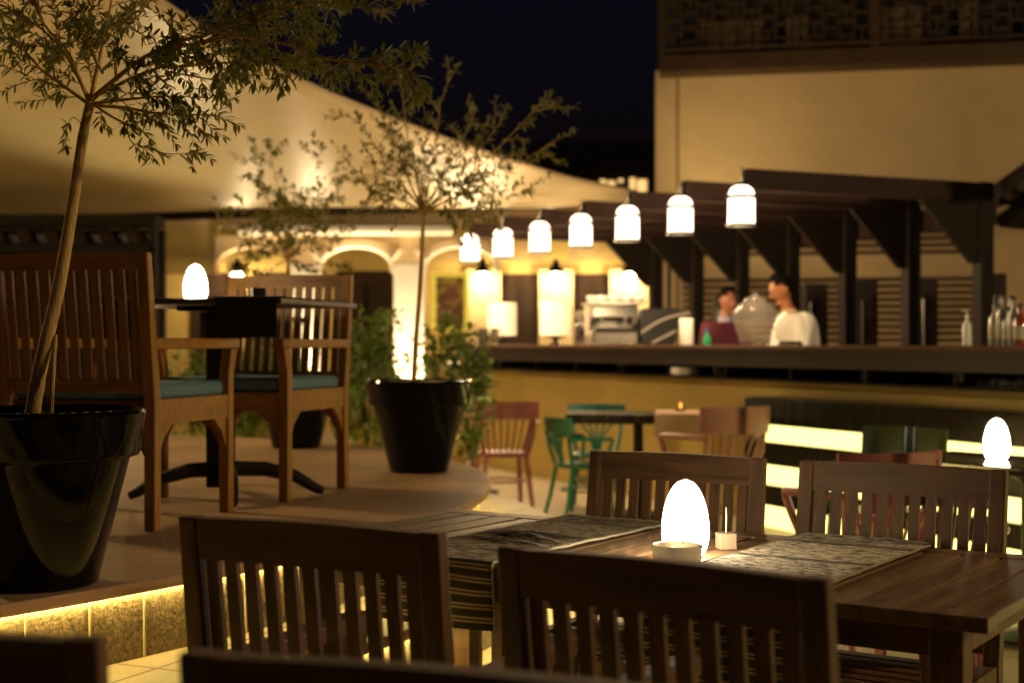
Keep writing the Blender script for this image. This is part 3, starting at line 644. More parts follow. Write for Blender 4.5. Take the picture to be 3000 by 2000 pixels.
# ------------------------------------------------------------------ lantern-lit building on the right
WZ0, WZ1 = 17.0, 16.2
def WL(px, py, dz=0):
    f_ = (px-1920)/1080; Y = WZ0+(WZ1-WZ0)*f_-dz; return P(px, py, Y)
rb = thing('tall_building', 'tan plastered building on the right with carved wooden screen along its upper floor', 'building', (WL(1920, 1000).x, WZ0, 0))
ro = Vector(rb.location)
def wp(px, z, dz=0): v = WL(px, 1000, dz); return Vector((v.x, v.y, z))-ro
def wz(py): return H+(HOR-py)/F*WZ0
zl = wz(232)
m = MB(); m.hexa([wp(1920, 0), wp(3500, 0), wp(3500, 0, -.4), wp(1920, 0, -.4), wp(1920, zl+.1), wp(3500, zl+.1), wp(3500, zl+.1, -.4), wp(1920, zl+.1, -.4)])
MB().hexa([wp(1926, zl+.1), wp(3500, zl+.1), wp(3500, zl+.1, -.4), wp(1926, zl+.1, -.4), wp(1926, zl+1.6), wp(3500, zl+1.6), wp(3500, zl+1.6, -.4), wp(1926, zl+1.6, -.4)]).build('upper_wall', mat('upper_wall_shade', (.035, .03, .025), .9, var=.3), rb)  # near-black colour puts the shade of the unlit room behind the lattice
m.build('wall', plaster, rb)
m = MB()
for px in (1985, 2865): m.hexa([wp(px-4, 0, .004), wp(px+4, 0, .004), wp(px+4, 0, 0), wp(px-4, 0, 0), wp(px-4, zl, .004), wp(px+4, zl, .004), wp(px+4, zl, 0), wp(px-4, zl, 0)])
m.build('wall_joint', mat('dark_wall_joint', (.22, .15, .07), .9), rb)  # thin brown strips along the vertical joints of the wall
def wbox(mb, x0, x1, z0, z1, d0, d1): mb.hexa([wp(x0, z0, d1), wp(x1, z0, d1), wp(x1, z0, d0), wp(x0, z0, d0), wp(x0, z1, d1), wp(x1, z1, d1), wp(x1, z1, d0), wp(x0, z1, d0)])
carv = wood('carved_brown_wood', (.10, .05, .016), (.05, .026, .009), .5, 'x')
m = MB(); wbox(m, 1932, 3500, zl, zl+.20, .02, .40); wbox(m, 1932, 3500, zl+.24, zl+.27, .3, .42); wbox(m, 1932, 3500, zl+.92, zl+1.02, .25, .4); m.build('screen_beam', carv, rb, bevel=.01)
for px in (1934, 2550, 3010): m = MB(); wbox(m, px, px+(26 if px > 2000 else 12), zl+.20, zl+1.6, .3, .40); m.build('screen_post', carv, rb)
m = MB(); rnd = random.Random(4)
for (xa, xb) in ((1950, 2548), (2580, 3008)):
    w_ = 46; k = int((xb-xa)/w_)
    for i in range(k+1):
        x = xa+(xb-xa)*i/k; wbox(m, x-3, x+3, zl+.27, zl+1.6, .33, .36)
        if i < k:
            for r_ in range(8):
                z = zl+.27+.165*r_+(0.07 if i % 2 else 0)
                wbox(m, x+3, xa+(xb-xa)*(i+1)/k-3, z, z+.028, .335, .355)
                if (i+r_) % 3 == 0: xm = x+w_/2; wbox(m, xm-3, xm+3, z+.028, z+.165, .337, .353)
m.build('lattice', carv, rb)
stone = mat('pale_stone', (.17, .125, .075), .9, var=.3, vscale=4, bump=.5, bscale=20)
m = MB()
for (a, b_, za, zb) in ((2045, 2230, .25, .62), (2300, 2370, .2, .62), (2570, 2700, .2, .7), (2810, 2860, .3, .72)):
    n_ = 3; m = MB()
    for i in range(n_):
        for r_ in range(4):
            zz = zl+za+(zb-za)*r_/4; x0 = a+(b_-a)*(i+.15*(r_ % 2))/n_; wbox(m, x0, x0+(b_-a)/n_-2, zz, zz+(zb-za)/4-.01, .05, .2+.02*rnd.random())
    m.build('stone_pier', stone, rb)
# louvred panels on the lower wall
lv = wood('louvre_brown', (.17, .10, .07), (.11, .065, .045), .5, 'x')
for (a, b_, nm) in ((2000, 2150, 'left'), (2170, 2310, 'b'), (2325, 2470, 'c'), (2490, 2650, 'd'), (2665, 2850, 'e'), (2925, 3080, 'f')):
    m = MB(); z = .95
    while z < 2.75:
        if not (2.02 < z < 2.2):
            m.add([wp(a, z, .02), wp(b_, z, .02), wp(b_, z+.035, .06), wp(a, z+.035, .06), wp(a, z+.012, .01), wp(b_, z+.012, .01), wp(b_, z+.047, .05), wp(a, z+.047, .05)], [(0, 1, 2, 3), (7, 6, 5, 4), (0, 4, 5, 1), (2, 6, 7, 3), (0, 3, 7, 4), (1, 5, 6, 2)])
        z += .078
    if nm != 'f': m.build('louvre_panel', lv, rb)
# dark cabinets behind the bar
for i, (a, b_, tp, Y) in enumerate(((2360, 2425, 830, 13.6), (2512, 2572, 822, 12.9), (2692, 2748, 815, 12.3), (2905, 2950, 800, 11.4), (2098, 2130, 858, 15.4))):
    pa, pb = P(a, tp, Y), P(b_, tp, Y); w_ = pb.x-pa.x
    t = thing('back_bar_cabinet', ('tall dark cabinet behind the bar, just right of the server in white', 'tall dark cabinet behind the bar, between the third and second posts from the right', 'tall dark cabinet behind the bar, between the two nearest posts', 'tall dark cabinet behind the bottles at the right edge', 'narrow dark cabinet behind the server in maroon')[i], 'cabinet', ((pa.x+pb.x)/2, Y, 0), 0, 'tall dark cabinets behind the bar')
    MB().box((0, .15, pa.z/2), (w_, .3, pa.z)).build('carcass', dark, t, bevel=.005)
    MB().box((w_*.1, -.006, pa.z*.55), (w_*.6, .01, pa.z*.6)).build('door', darkx, t, bevel=.003)
    MB().tube([(-w_*.3, -.03, pa.z*.62), (-w_*.3, -.03, pa.z*.9)], .012, 8).build('handle', metal, t, smooth=True)
# dark roof at the right edge rising towards the viewer
t = thing('lean_to_roof', 'dark timber roof edge with rafters rising at the right border above the nearest post', 'roof', tuple(P(2905, 545, 10.9)))
to = Vector(t.location)
m = MB(); m.prism([P(2885, 560, 11.2)-to, P(3200, 330, 9.6)-to, P(3200, 420, 9.6)-to, P(2905, 595, 11.2)-to], (.3, .3, 0)); m.build('roof_board', dark, t)
m = MB()
for k in range(6): a = P(2915+k*40, 585-k*24+10, 11.1-k*.25)-to; MB().bar(a, a+Vector((.35, .5, .12)), .05, .07).build('rafter', darkx, t)
m = MB(); m.prism([P(2905, 640, 11.6)-to, P(3200, 450, 10.2)-to, P(3200, 480, 10.2)-to, P(2930, 665, 11.6)-to], (.3, .3, 0)); m.build('roof_board', dark, t)

# ------------------------------------------------------------------ arcade building behind
AZ = 18.0
ar = thing('arcade_building', 'warm plastered arcade with white arches, cornice and uplit columns behind the trees', 'building', (P(1200, 1000, AZ).x, AZ, 0)); ao = Vector(ar.location)
def az(py, Y=AZ): return H+(HOR-py)/F*Y
def ax_(px, Y=AZ): return (px-1500)/F*Y
def abox(mb, x0, x1, y0, y1, Y0, Y1, ref=None):
    r_ = ref or AZ
    X0, X1 = ax_(x0, r_)-ao.x, ax_(x1, r_)-ao.x; Z0, Z1 = az(y1, r_), az(y0, r_)
    mb.box(((X0+X1)/2, (Y0+Y1)/2-ao.y, (Z0+Z1)/2), (abs(X1-X0), abs(Y1-Y0), abs(Z1-Z0)))
GZ = HOR+H*F/AZ
# back wall with dark doorways
m = MB(); IZ = 20.2
gI = HOR+H*F/IZ
abox(m, -300, 3000, 600, gI, IZ, IZ+.3, IZ); m.build('wall', plaster2, ar)
m = MB()
for (a, b_, y0) in ((1462, 1585, 803), (1672, 1795, 803), (985, 1165, 795), (560, 690, 800), (740, 860, 800)):
    m = MB(); abox(m, a, b_, y0, gI, IZ-.03, IZ-.002, IZ); m.build('doorway', wood('brown_door', (.055, .022, .008), (.028, .011, .004), .8), ar)
for (a, b_, y0) in ((1462, 1585, 803), (1672, 1795, 803), (985, 1165, 795)):
    for k in range(2):
        w_ = (b_-a)/2; c = a+w_*(k+.5); pts = []
        xa, xb = ax_(c-w_*.4, IZ)-ao.x, ax_(c+w_*.4, IZ)-ao.x; zt = az(850, IZ)
        pts = [Vector((xb, IZ-.05-ao.y, .2)), Vector((xb, IZ-.05-ao.y, zt))]+[Vector(((xa+xb)/2+(xb-xa)/2*math.cos(t_), IZ-.05-ao.y, zt+.12*math.sin(t_))) for t_ in [math.pi*j/8 for j in range(1, 8)]]+[Vector((xa, IZ-.05-ao.y, zt)), Vector((xa, IZ-.05-ao.y, .2))]
        m = MB(); m.prism(pts, (0, .018, 0)); m.build('door_panel', wood('brown_door_panel', (.04, .016, .006), (.02, .008, .003), .8), ar)
# blind niches above the doors
m = MB()
for c in (1520, 1735, 1345):
    pts = []
    for t_ in [math.pi*j/12 for j in range(13)]: pts.append(Vector((ax_(c, IZ)-ao.x+.34*math.cos(t_), IZ-.02-ao.y, az(765, IZ)+.3*max(0, math.sin(t_))**.7)))
    m = MB(); m.prism(pts, (0, .018, 0)); m.build('niche', mat('niche_plaster', (.48, .33, .15), .9, var=.1), ar)
for c, hw in ((1418, 50), (1628, 50), (1840, 56), (700, 22)): m = MB(); abox(m, c-hw, c+hw, 790, gI, IZ-.14, IZ-.001, IZ); m.build('pilaster', plaster, ar)
# front arcade
cols = [(845, 935), (1152, 1242)]
for a, b_ in cols: m = MB(); abox(m, a, b_, 770, GZ, AZ-.0, AZ+.35); m.build('column', white_pl, ar, bevel=.02)
m = MB()
def arch(mb, xa, xb, ytop, yspring, ylintel, Y0, Y1):
    X0, X1 = ax_(xa)-ao.x, ax_(xb)-ao.x; c = (X0+X1)/2; r = (X1-X0)/2; zs, zt, zl_ = az(yspring), az(ytop), az(ylintel)
    k = 20; up = [(c-r*math.cos(math.pi*j/k), zs+(zt-zs)*math.sin(math.pi*j/k)**.75) for j in range(k+1)]
    for j in range(k):
        (x0, z0), (x1, z1) = up[j], up[j+1]
        mb.hexa([(x0, Y0-ao.y, z0), (x1, Y0-ao.y, z1), (x1, Y1-ao.y, z1), (x0, Y1-ao.y, z0), (x0, Y0-ao.y, zl_), (x1, Y0-ao.y, zl_), (x1, Y1-ao.y, zl_), (x0, Y1-ao.y, zl_)])
for (a, b_) in ((935, 1152), (1242, 1459), (628, 845)): arch(m, a, b_, 722, 800, 690, AZ+.02, AZ+.3)
for a, b_ in cols: abox(m, a, b_, 690, 770, AZ+.0, AZ+.3)
m.build('arch', plaster, ar)
m = MB()
for (a, b_) in ((935, 1152), (1242, 1459)):   # carved white arch bands
    X0, X1 = ax_(a)-ao.x, ax_(b_)-ao.x; c = (X0+X1)/2; r = (X1-X0)/2
    pts = [Vector((c-(r+.0)*math.cos(math.pi*j/24), AZ-.02-ao.y, az(800)+(az(720)-az(800))*math.sin(math.pi*j/24)**.75)) for j in range(25)]
    m.tube(pts, .03, 6)
    for j in (3, 21): m.tube([pts[j], pts[j]+Vector((.12*(1 if j < 12 else -1)*-1, 0, .12))], [.04, .02], 6)
m.build('arch_moulding', white_pl, ar, smooth=True)
m = MB(); abox(m, 700, 1330, 662, 684, AZ-.12, AZ+.3); abox(m, 700, 1330, 684, 690, AZ-.05, AZ+.3); m.build('cornice', white_pl, ar, bevel=.02)
m = MB(); abox(m, 300, 2000, 600, 661, AZ+.05, AZ+.35); m.build('upper_wall', plaster, ar)
m = MB(); abox(m, 455, 628, 661, 800, AZ+.05, AZ+.35); abox(m, 300, 455, 661, GZ, AZ+.05, AZ+.35); m.build('side_wall', plaster2, ar)
# uplights at the columns
def uplight(label, x, y, z, e, sp, tgt, col=(1, .74, .42)):
    t = thing('uplight', label, 'ground light', (x, y, z), 0, 'ground uplights')
    MB().lathe([(0, 0), (.05, 0), (.055, .05), (.045, .06), (.04, .05), (0, .045)], n=20).build('housing', blackm, t, smooth=True)
    MB().lathe([(0, .047), (.038, .051)], n=20).build('lens', mat('uplight_lens', (1, .9, .7), .4, emit=col, es=8), t)
    light('SPOT', t, (0, 0, .09), e, col, .03, spot=sp, blend=.6, target=Vector(tgt)-Vector((x, y, z))); return t
uplight('ground uplight at the foot of the bright column between tree and picture', ax_(1200), AZ-.32, 0, 900, 60, (ax_(1200), AZ-.05, 3))
uplight('ground uplight at the foot of the bright column behind the armchair', ax_(890), AZ-.32, 0, 900, 60, (ax_(890), AZ-.05, 3))
# wall lanterns
def wall_lantern(label, px, Y, e=60):
    x, y, z = P(px, 799, Y); t = thing('wall_lantern', label, 'wall lantern', (x, y-.12, z), 0, 'black wall lanterns on the arcade wall')
    m = MB(); m.lathe([(.13, -.01), (.09, .04), (.055, .10), (.04, .15), (.01, .19), (0, .2)], n=16); m.build('hood', blackm, t, smooth=True)
    MB().bar((0, .1, .12), (0, 0, .12), .03, .03).build('bracket', blackm, t)
    MB().lathe([(.0, -.24), (.06, -.23), (.075, -.15), (.07, -.02), (0, -.005)], n=20).build('globe', mat('wall_lamp_glass', (1, .9, .7), .4, emit=(1, .78, .40), es=85), t, smooth=True)
    light('POINT', t, (0, -.16, -.12), e, (1, .70, .34), .06)
for px, lb, e in ((700, 'black wall lantern glowing behind the high terrace table', 25), (1415, 'black wall lantern glowing beside the framed picture', 16), (1628, 'black wall lantern glowing between the two brown doors', 16), (1842, 'black wall lantern glowing yellow above the espresso machine', 30)):
    wall_lantern(lb, px, 19.9, e)
# framed picture
t = thing('framed_picture', 'framed painting in ochre tones with a bright yellow lit frame left of the lanterns', 'picture', tuple(P(1318, 1000, 19.6))); po = Vector(t.location)
def pbox(mb, x0, x1, y0, y1, d0, d1): 
    a = P(x0, y1, 19.6)-po; b_ = P(x1, y0, 19.6)-po; mb.box(((a.x+b_.x)/2, (d0+d1)/2, (a.z+b_.z)/2), (b_.x-a.x, abs(d1-d0), b_.z-a.z))
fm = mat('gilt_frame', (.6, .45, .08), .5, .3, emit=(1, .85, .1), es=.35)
m = MB(); pbox(m, 1262, 1374, 797, 812, -.03, .03); pbox(m, 1262, 1374, 955, 968, -.03, .03); pbox(m, 1262, 1278, 812, 955, -.03, .03); pbox(m, 1360, 1374, 812, 955, -.03, .03); m.build('frame', fm, t)
def painting():
    m = bpy.data.materials.new('ochre_painting'); m.use_nodes = True; n = m.node_tree; b = n.nodes['Principled BSDF']
    t_ = n.nodes.new('ShaderNodeTexNoise'); t_.inputs['Scale'].default_value = 4; t_.inputs['Distortion'].default_value = 1.5; tc = n.nodes.new('ShaderNodeTexCoord'); n.links.new(tc.outputs['Object'], t_.inputs[0])
    r = n.nodes.new('ShaderNodeValToRGB'); n.links.new(t_.outputs[0], r.inputs[0]); n.links.new(r.outputs[0], b.inputs['Base Color'])
    e = r.color_ramp.elements; e[0].position = .35; e[0].color = (.05, .07, .02, 1); e[1].position = .68; e[1].color = (.6, .4, .05, 1); q = e.new(.5); q.color = (.25, .07, .02, 1); q = e.new(.58); q.color = (.35, .35, .05, 1); return m
m = MB(); pbox(m, 1278, 1360, 812, 955, .0, .02); m.build('canvas', painting(), t)

# dark kiosk roof at the left
t = thing('kiosk', 'dark timber kiosk roof with rafters at the left edge below the white canopy', 'kiosk', tuple(P(200, 1000, 14.5))); ko = Vector((t.location.x, 14.5, 0)); t.location = ko
def kbox(mb, x0, x1, y0, y1, Y0, Y1, ref=14.5):
    a = P(x0, y1, ref); b_ = P(x1, y0, ref); mb.box(((a.x+b_.x)/2-ko.x, (Y0+Y1)/2-ko.y, (a.z+b_.z)/2), (b_.x-a.x, Y1-Y0, b_.z-a.z))
m = MB(); kbox(m, -600, 455, 628, 662, 14.5, 14.9); m.build('roof', mat('tarred_wood', (.010, .007, .005), .8, spec=.15), t)
m = MB(); kbox(m, -600, 450, 715, 742, 14.5, 14.6); kbox(m, 440, 455, 662, 1200, 14.5, 14.62); m.build('beam', mat('tarred_wood', (.010, .007, .005), .8, spec=.15), t)
m = MB()
for k in range(12):
    m = MB(); x = -500+k*80; a = P(x, 665, 14.6)-ko; m.bar((a.x, .1, a.z), (a.x+.1, .0, P(x, 712, 14.6).z-.0), .12, .05)
    kbox(m, x+20, x+58, 680, 706, 14.75, 14.85)
    m.build('rafter', wood('kiosk_brown', (.045, .025, .018), (.02, .012, .009), .5), t)
m = MB(); kbox(m, -600, 452, 664, 1290, 14.9, 15.0); m.build('back_wall', mat('tarred_wood', (.010, .007, .005), .8, spec=.15), t)

# ------------------------------------------------------------------ tensile canopy
hem = [(1862, 561), (1700, 528), (1550, 487), (1370, 430), (1200, 368), (1010, 292), (830, 212), (640, 112), (470, 0), (300, -130), (40, -340), (-400, -700)]
hp = spline([P(x, y, 13.8-6.3*(i/11)**1.0) for i, (x, y) in enumerate(hem)], 5); n = len(hp)
ex = [(1862, 566), (1400, 592), (900, 606), (450, 622), (0, 642), (-900, 680)]
ep0 = spline([P(x, y, 1.46*F/(HOR-y)) for x, y in ex], 11); 
ep = [ep0[int(i*(len(ep0)-1)/(n-1))].lerp(ep0[min(len(ep0)-1, int(i*(len(ep0)-1)/(n-1))+1)], (i*(len(ep0)-1)/(n-1)) % 1) for i in range(n)]
t = thing('fabric_canopy', 'large cream tensile canopy sweeping up to the left under the black sky', 'canopy', tuple(ep[0])); o_ = Vector(t.location)
k = 24; vs = []
for i in range(n):
    for j_ in range(k+1):
        f_ = j_/k; p = ep[i].lerp(hp[i], f_); p = p+Vector((0, 0, -.22*math.sin(math.pi*f_)*math.sin(math.pi*min(1, i/n+.15)))); vs.append(p-o_)
m = MB(); m.add(vs, [(i*(k+1)+j_, (i+1)*(k+1)+j_, (i+1)*(k+1)+j_+1, i*(k+1)+j_+1) for i in range(n-1) for j_ in range(k)])
can = mat('cream_membrane', (.64, .53, .31), .38, var=.06, vscale=.7, bump=.06, bscale=3)
o = m.build('membrane', can, t, fix=False)
for p_ in o.data.polygons: p_.use_smooth = True
sd_ = o.modifiers.new('s', 'SOLIDIFY'); sd_.thickness = .01
MB().tube([p-o_ for p in hp], .018, 8).build('hem_cable', mat('canopy_hem', (.5, .38, .22), .6), t, smooth=True)
m = MB(); m.tube([p-o_+Vector((0, .02, -.05)) for p in ep], .05, 6); m.build('eave_beam', dark, t)
# floodlights washing the canopy from behind the terrace
def flood(label, loc, e, sp, tgt, col=(1, .76, .42)):
    t = thing('floodlight', label, 'floodlight', loc, 0, 'floodlights')
    MB().box((0, 0, 0), (.16, .1, .08)).build('housing', blackm, t, bevel=.01)
    MB().tube([(0, 0, -.04), (0, 0, -loc[2])], .02, 8).build('stand', blackm, t)
    MB().box((0, 0, .043), (.13, .07, .004)).build('lens', mat('flood_lens', (1, .9, .7), .4, emit=col, es=6), t)
    light('SPOT', t, (0, 0, .07), e, col, .05, spot=sp, blend=1, target=Vector(tgt)-Vector(loc)); return t
flood('floodlight behind the terrace washing the canopy left of the small tree', (P(680, 1000, 15.8).x, 15.8, 1.5), 26, 50, (P(680, 480, 14).x, 13.9, 2.9))
flood('floodlight behind the terrace washing the canopy above the small tree', (P(880, 1000, 15.4).x, 15.4, 1.5), 50, 60, (P(885, 430, 13.5).x, 13.2, 2.95))
flood('added floodlight beside the kiosk washing the wide left of the canopy', (P(420, 1000, 14).x, 13.6, .7), 120, 130, (P(250, 250, 11).x, 10.4, 3.4), (1, .8, .4))  # added lamp, lifts the left side of the canopy
flood('added floodlight by the end of the bar washing the tip of the canopy', (P(1330, 1000, 15).x, 15.2, 1.0), 95, 100, (P(1330, 500, 13.5).x, 12.8, 3.0))  # added lamp, lifts the canopy towards its tip
uplight('small garden uplight between the shrubs behind the lone black pot', P(1215, 1000, 8.9).x, 8.75, .3, 110, 110, (P(1215, 1000, 8.9).x+.02, 9.3, 1.5))
flood('added hidden floodlight behind the bar washing the lower left of the tan building', (P(1960, 1000, 15.7).x, 15.7, 2.35), 80, 120, (P(2250, 400, 16.8).x, 16.6, 3.6), (1, .72, .34))  # added out of sight to brighten the tan wall
# lamp added outside the view on the right to brighten the chairs and trees
t = thing('fill_lamp', 'added unseen fill lamp on a post with square lantern right of the seating', 'added lamp', (7.6, 3.6, 0))
MB().lathe([(0, 0), (.12, 0), (.12, .1), (.05, .2), (.04, 3.3), (0, 3.3)], n=20).build('post', blackm, t, smooth=True)
MB().box((0, 0, 3.58), (.3, .3, .5)).build('lantern', mat('fill_lantern_glass', (1, .85, .5), .4, emit=(1, .72, .3), es=25), t, bevel=.01)
m = MB(); m.lathe([(.3, 3.84), (.1, 4.0), (0, 4.05)], n=4); m.build('lantern_roof', blackm, t)
light('POINT', t, (-.35, .1, 3.6), 580, (1, .71, .35), .2)

def post(label, loc, e, dx):  # fill lamp on a post, for use outside the view
    t = thing('fill_lamp', label, 'added lamp', loc)
    MB().lathe([(0, 0), (.12, 0), (.12, .1), (.05, .2), (.04, 3.0), (0, 3.0)], n=20).build('post', blackm, t, smooth=True)
    MB().box((0, 0, 3.28), (.3, .3, .5)).build('lantern', MATS['fill_lantern_glass'], t, bevel=.01)
    MB().lathe([(.3, 3.54), (.1, 3.7), (0, 3.75)], n=4).build('lantern_roof', blackm, t)
    light('POINT', t, (dx, -.1, 3.3), e, (1, .72, .34), .2)
post('added unseen fill lamp on a post far to the left on the terrace', (-6.2, 8.2, PZ), 450, .35)  # added outside the view on the left to light the bar front
# distant dark building
t = thing('distant_building', 'dark distant block with a few lit windows between the canopy tip and the tan building', 'building', (P(1750, 1000, 34).x, 34, 0)); do = Vector(t.location)
a, b_ = P(1560, 405, 34), P(2000, 405, 34)
MB().box(((a.x+b_.x)/2-do.x, 3, a.z/2), (b_.x-a.x, 5, a.z)).build('wall', mat('dark_render', (.05, .035, .02), .9), t)
wm_ = mat('lit_window', (.9, .6, .2), .5, emit=(1, .6, .2), es=1.2)
for (x0, x1, y0, y1) in ((1762, 1778, 520, 534), (1784, 1806, 524, 538), (1850, 1866, 515, 552), (1872, 1900, 520, 556), (1816, 1830, 518, 528)):
    a, b_ = P(x0, y1, 34), P(x1, y0, 34); MB().box(((a.x+b_.x)/2-do.x, .47, (a.z+b_.z)/2), (b_.x-a.x, .02, b_.z-a.z)).build('window', wm_, t)

# ------------------------------------------------------------------ slatted light box before the bar
q0 = Vector((1.73*.985, 9.6, 0)); lb0 = P(2180, 1000, 9.75); lb0.z = 0
bx = thing('slatted_screen', 'low dark slatted screen with bright yellow gaps in front of the bar', 'slatted screen', lb0)
dd = -bd
def scr(s, o, z): return dd*s+bn*o+Vector((0, 0, z))
def sbox(mb, s0_, s1_, o0, o1, z0, z1): mb.hexa([scr(s0_, o0, z0), scr(s1_, o0, z0), scr(s1_, o1, z0), scr(s0_, o1, z0), scr(s0_, o0, z1), scr(s1_, o0, z1), scr(s1_, o1, z1), scr(s0_, o1, z1)])
m = MB()
sbox(m, 0, 6, 0, .04, .706, .88); sbox(m, 0, 6, 0, .04, .44, .592); sbox(m, 0, 6, 0, .04, .168, .305); m.build('slat', blackw, bx, bevel=.004)
m = MB(); sbox(m, -.0, 6, .04, .5, .86, .885); sbox(m, -.0, .05, .04, .5, 0, .86); m.build('casing', blackw, bx)
for (z0, z1) in ((.592, .706), (.305, .44), (.0, .168)):
    m = MB(); sbox(m, .05, 6, .12, .13, z0-.04, z1+.08); m.build('light_panel', panel_m, bx)

# ------------------------------------------------------------------ painted bentwood chairs and small tables
def bent_chair(name, label, m_, loc, rz, style='spindle', group='painted bentwood chairs', arms=True, sc=1, cz=(.70, .83)):
    t = thing(name, label, 'chair', loc, rz, group)
    MB().lathe([(0, .42), (.19, .42), (.21, .43), (.213, .445), (.2, .455), (.1, .452), (0, .45)], n=28, sy=.97).build('seat', m_, t, smooth=True)
    for sx in (-1, 1):
        MB().tube([(sx*.16, .15, .43), (sx*.17, .17, .25), (sx*.185, .2, 0)], [.02, .019, .014], 8).build('leg', m_, t, smooth=True)
        MB().tube([(sx*.15, -.16, .43), (sx*.17, -.2, .2), (sx*.19, -.25, 0)], [.02, .019, .015], 8).build('leg', m_, t, smooth=True)
        MB().tube([(sx*.16, -.16, .44), (sx*.19, -.2, .58), (sx*.2, -.235, .80)], [.019, .018, .015], 8).build('back_post', m_, t, smooth=True)
        if arms:
            MB().tube(spline([(sx*.2, -.21, .66), (sx*.255, -.08, .665), (sx*.27, .07, .66), (sx*.25, .14, .65), (sx*.235, .13, .58), (sx*.19, .1, .45)], 4), .017, 8).build('armrest', m_, t, smooth=True)
    # curved crest band
    m = MB(); k = 12
    for i in range(k):
        f0, f1 = [-1+2*j/k for j in (i, i+1)]; pp = []
        for f_ in (f0, f1):
            x = .235*math.sin(f_*1.05)/math.sin(1.05); y = -.20-.075*math.cos(f_*1.4); pp.append((x, y))
        (xa, ya), (xb, yb) = pp; z0, z1 = cz
        m.hexa([(xa, ya, z0), (xb, yb, z0), (xb, yb+.018, z0), (xa, ya+.018, z0), (xa, ya-.012, z1), (xb, yb-.012, z1), (xb, yb+.006, z1), (xa, ya+.006, z1)])
    m.build('crest_rail', m_, t, smooth=True)
    m = MB()
    if style == 'spindle':
        for i in range(7): f_ = -1+2*(i+.5)/7; m.tube([(.14*f_, -.17, .45), (.2*f_, -.215-.045*math.cos(f_), .71)], .008, 6)
    else:
        for f_ in (-.8, -.4, 0, .4, .8): m.tube([(.03*f_, -.18, .46), (.07*f_, -.215, .58), (.2*f_, -.255, .71)], .010, 6)
    m.build('spindle' if style == 'spindle' else 'fan_splat', m_, t, smooth=True)
    t.scale = (sc,)*3
    MB().tube([(.175*math.cos(a), .175*math.sin(a), .24) for a in [j*math.pi/8 for j in range(17)]], .009, 6, cap=False).build('stretcher_ring', m_, t, smooth=True)
    return t
red = mat('maroon_paint', (.30, .10, .09), .35, var=.12, vscale=12); grn = mat('green_paint', (.02, .17, .10), .3, var=.15, vscale=12); pink = mat('rose_paint', (.30, .13, .09), .4, var=.12, vscale=12)
tl = mat('teal_paint', (.02, .13, .11), .35, var=.1)
def floor_at(px, Y): return (P(px, 1000, Y).x, Y, 0)
bent_chair('painted_chair', 'maroon bentwood armchair standing between the terrace end and the green chair', red, floor_at(1470, 10.5), .2)
bent_chair('painted_chair', 'bright green fan back chair at the left end of the dark pub table', grn, floor_at(1705, 10.1), -1.15, 'fan', arms=True, sc=.88)
bent_chair('painted_chair', 'teal painted chair mostly hidden behind the dark pub table', tl, floor_at(1745, 10.75), math.pi-.1, 'fan', arms=False, sc=.94)
bent_chair('painted_chair', 'rose spindle back armchair with its crest rail beside the yellow lit gaps', pink, floor_at(2085, 8.5), .5, sc=1.06, cz=(.68, .83))
bent_chair('painted_chair', 'maroon bentwood armchair half hidden by the right hand dining chair', red, floor_at(2515, 5.7), .35, group='painted bentwood chairs')
bent_chair('painted_chair', 'pale olive chair partly hidden behind the lone black pot on the terrace', mat('olive_paint', (.14, .14, .05), .45), floor_at(1075, 11.2), .9)
def pub_table(label, loc, rz, w, d, h, mt, mleg, th_=.036):
    t = thing('pub_table', label, 'table', loc, rz, 'small tables among the painted chairs')
    MB().box((0, 0, h-th_/2), (w, d, th_)).build('tabletop', mt, t, bevel=.006)
    MB().lathe([(.0, .02), (.2, .02), (.2, .035), (.05, .06), (.035, .12), (.035, h-.08), (.12, h-.037), (0, h-.037)], n=24).build('pedestal', mleg, t, smooth=True)
    return t
pub_table('dark pub table with rose cloth between the green chair and the rose armchair', floor_at(1870, 10.2), -.12, 1.0, .6, .755, blackw, dark, .07)
ct = mat('rose_cloth', (.42, .26, .2), .95, var=.1, bump=.3, bscale=100)
small_runner('pale rose cloth laid across the dark pub table', floor_at(1990, 10.15)[:2]+(.757,), -.12, .6, .34, .16, mat('rose_gold_cloth', (.38, .24, .15), .95, var=.1, bump=.3, bscale=100))
pub_table('wooden pub table with pink cloth behind the maroon armchair', floor_at(1390, 11.7), .1, .6, .6, .74, wood('pub_wood', (.22, .12, .07), (.12, .06, .04), .5, 'x'), dark)
small_runner('pink cloth on the wooden pub table behind the maroon armchair', floor_at(1380, 11.7)[:2]+(.742,), .1, .6, .34, .12, mat('pink_cloth', (.5, .33, .27), .95, var=.1))
block('tall pale holder on the pink cloth behind the maroon armchair', (P(1424, 1100, 11.7).x, 11.7, .75), 0, 1.5, mat('pale_wax', (.6, .45, .25), .5))
t = thing('candle_holder', 'tiny black candle holder with an orange flame on the rose cloth', 'candle', (P(1994, 1000, 10.3).x, 10.3, .75))
MB().lathe([(0, 0), (.035, 0), (.04, .03), (.034, .032), (0, .02)], n=18).build('holder', blackm, t, smooth=True)
MB().lathe([(0, .02), (.008, .03), (.006, .06), (0, .075)], n=10).build('flame', mat('flame', (1, .5, .1), .5, emit=(1, .35, .05), es=3), t, smooth=True)
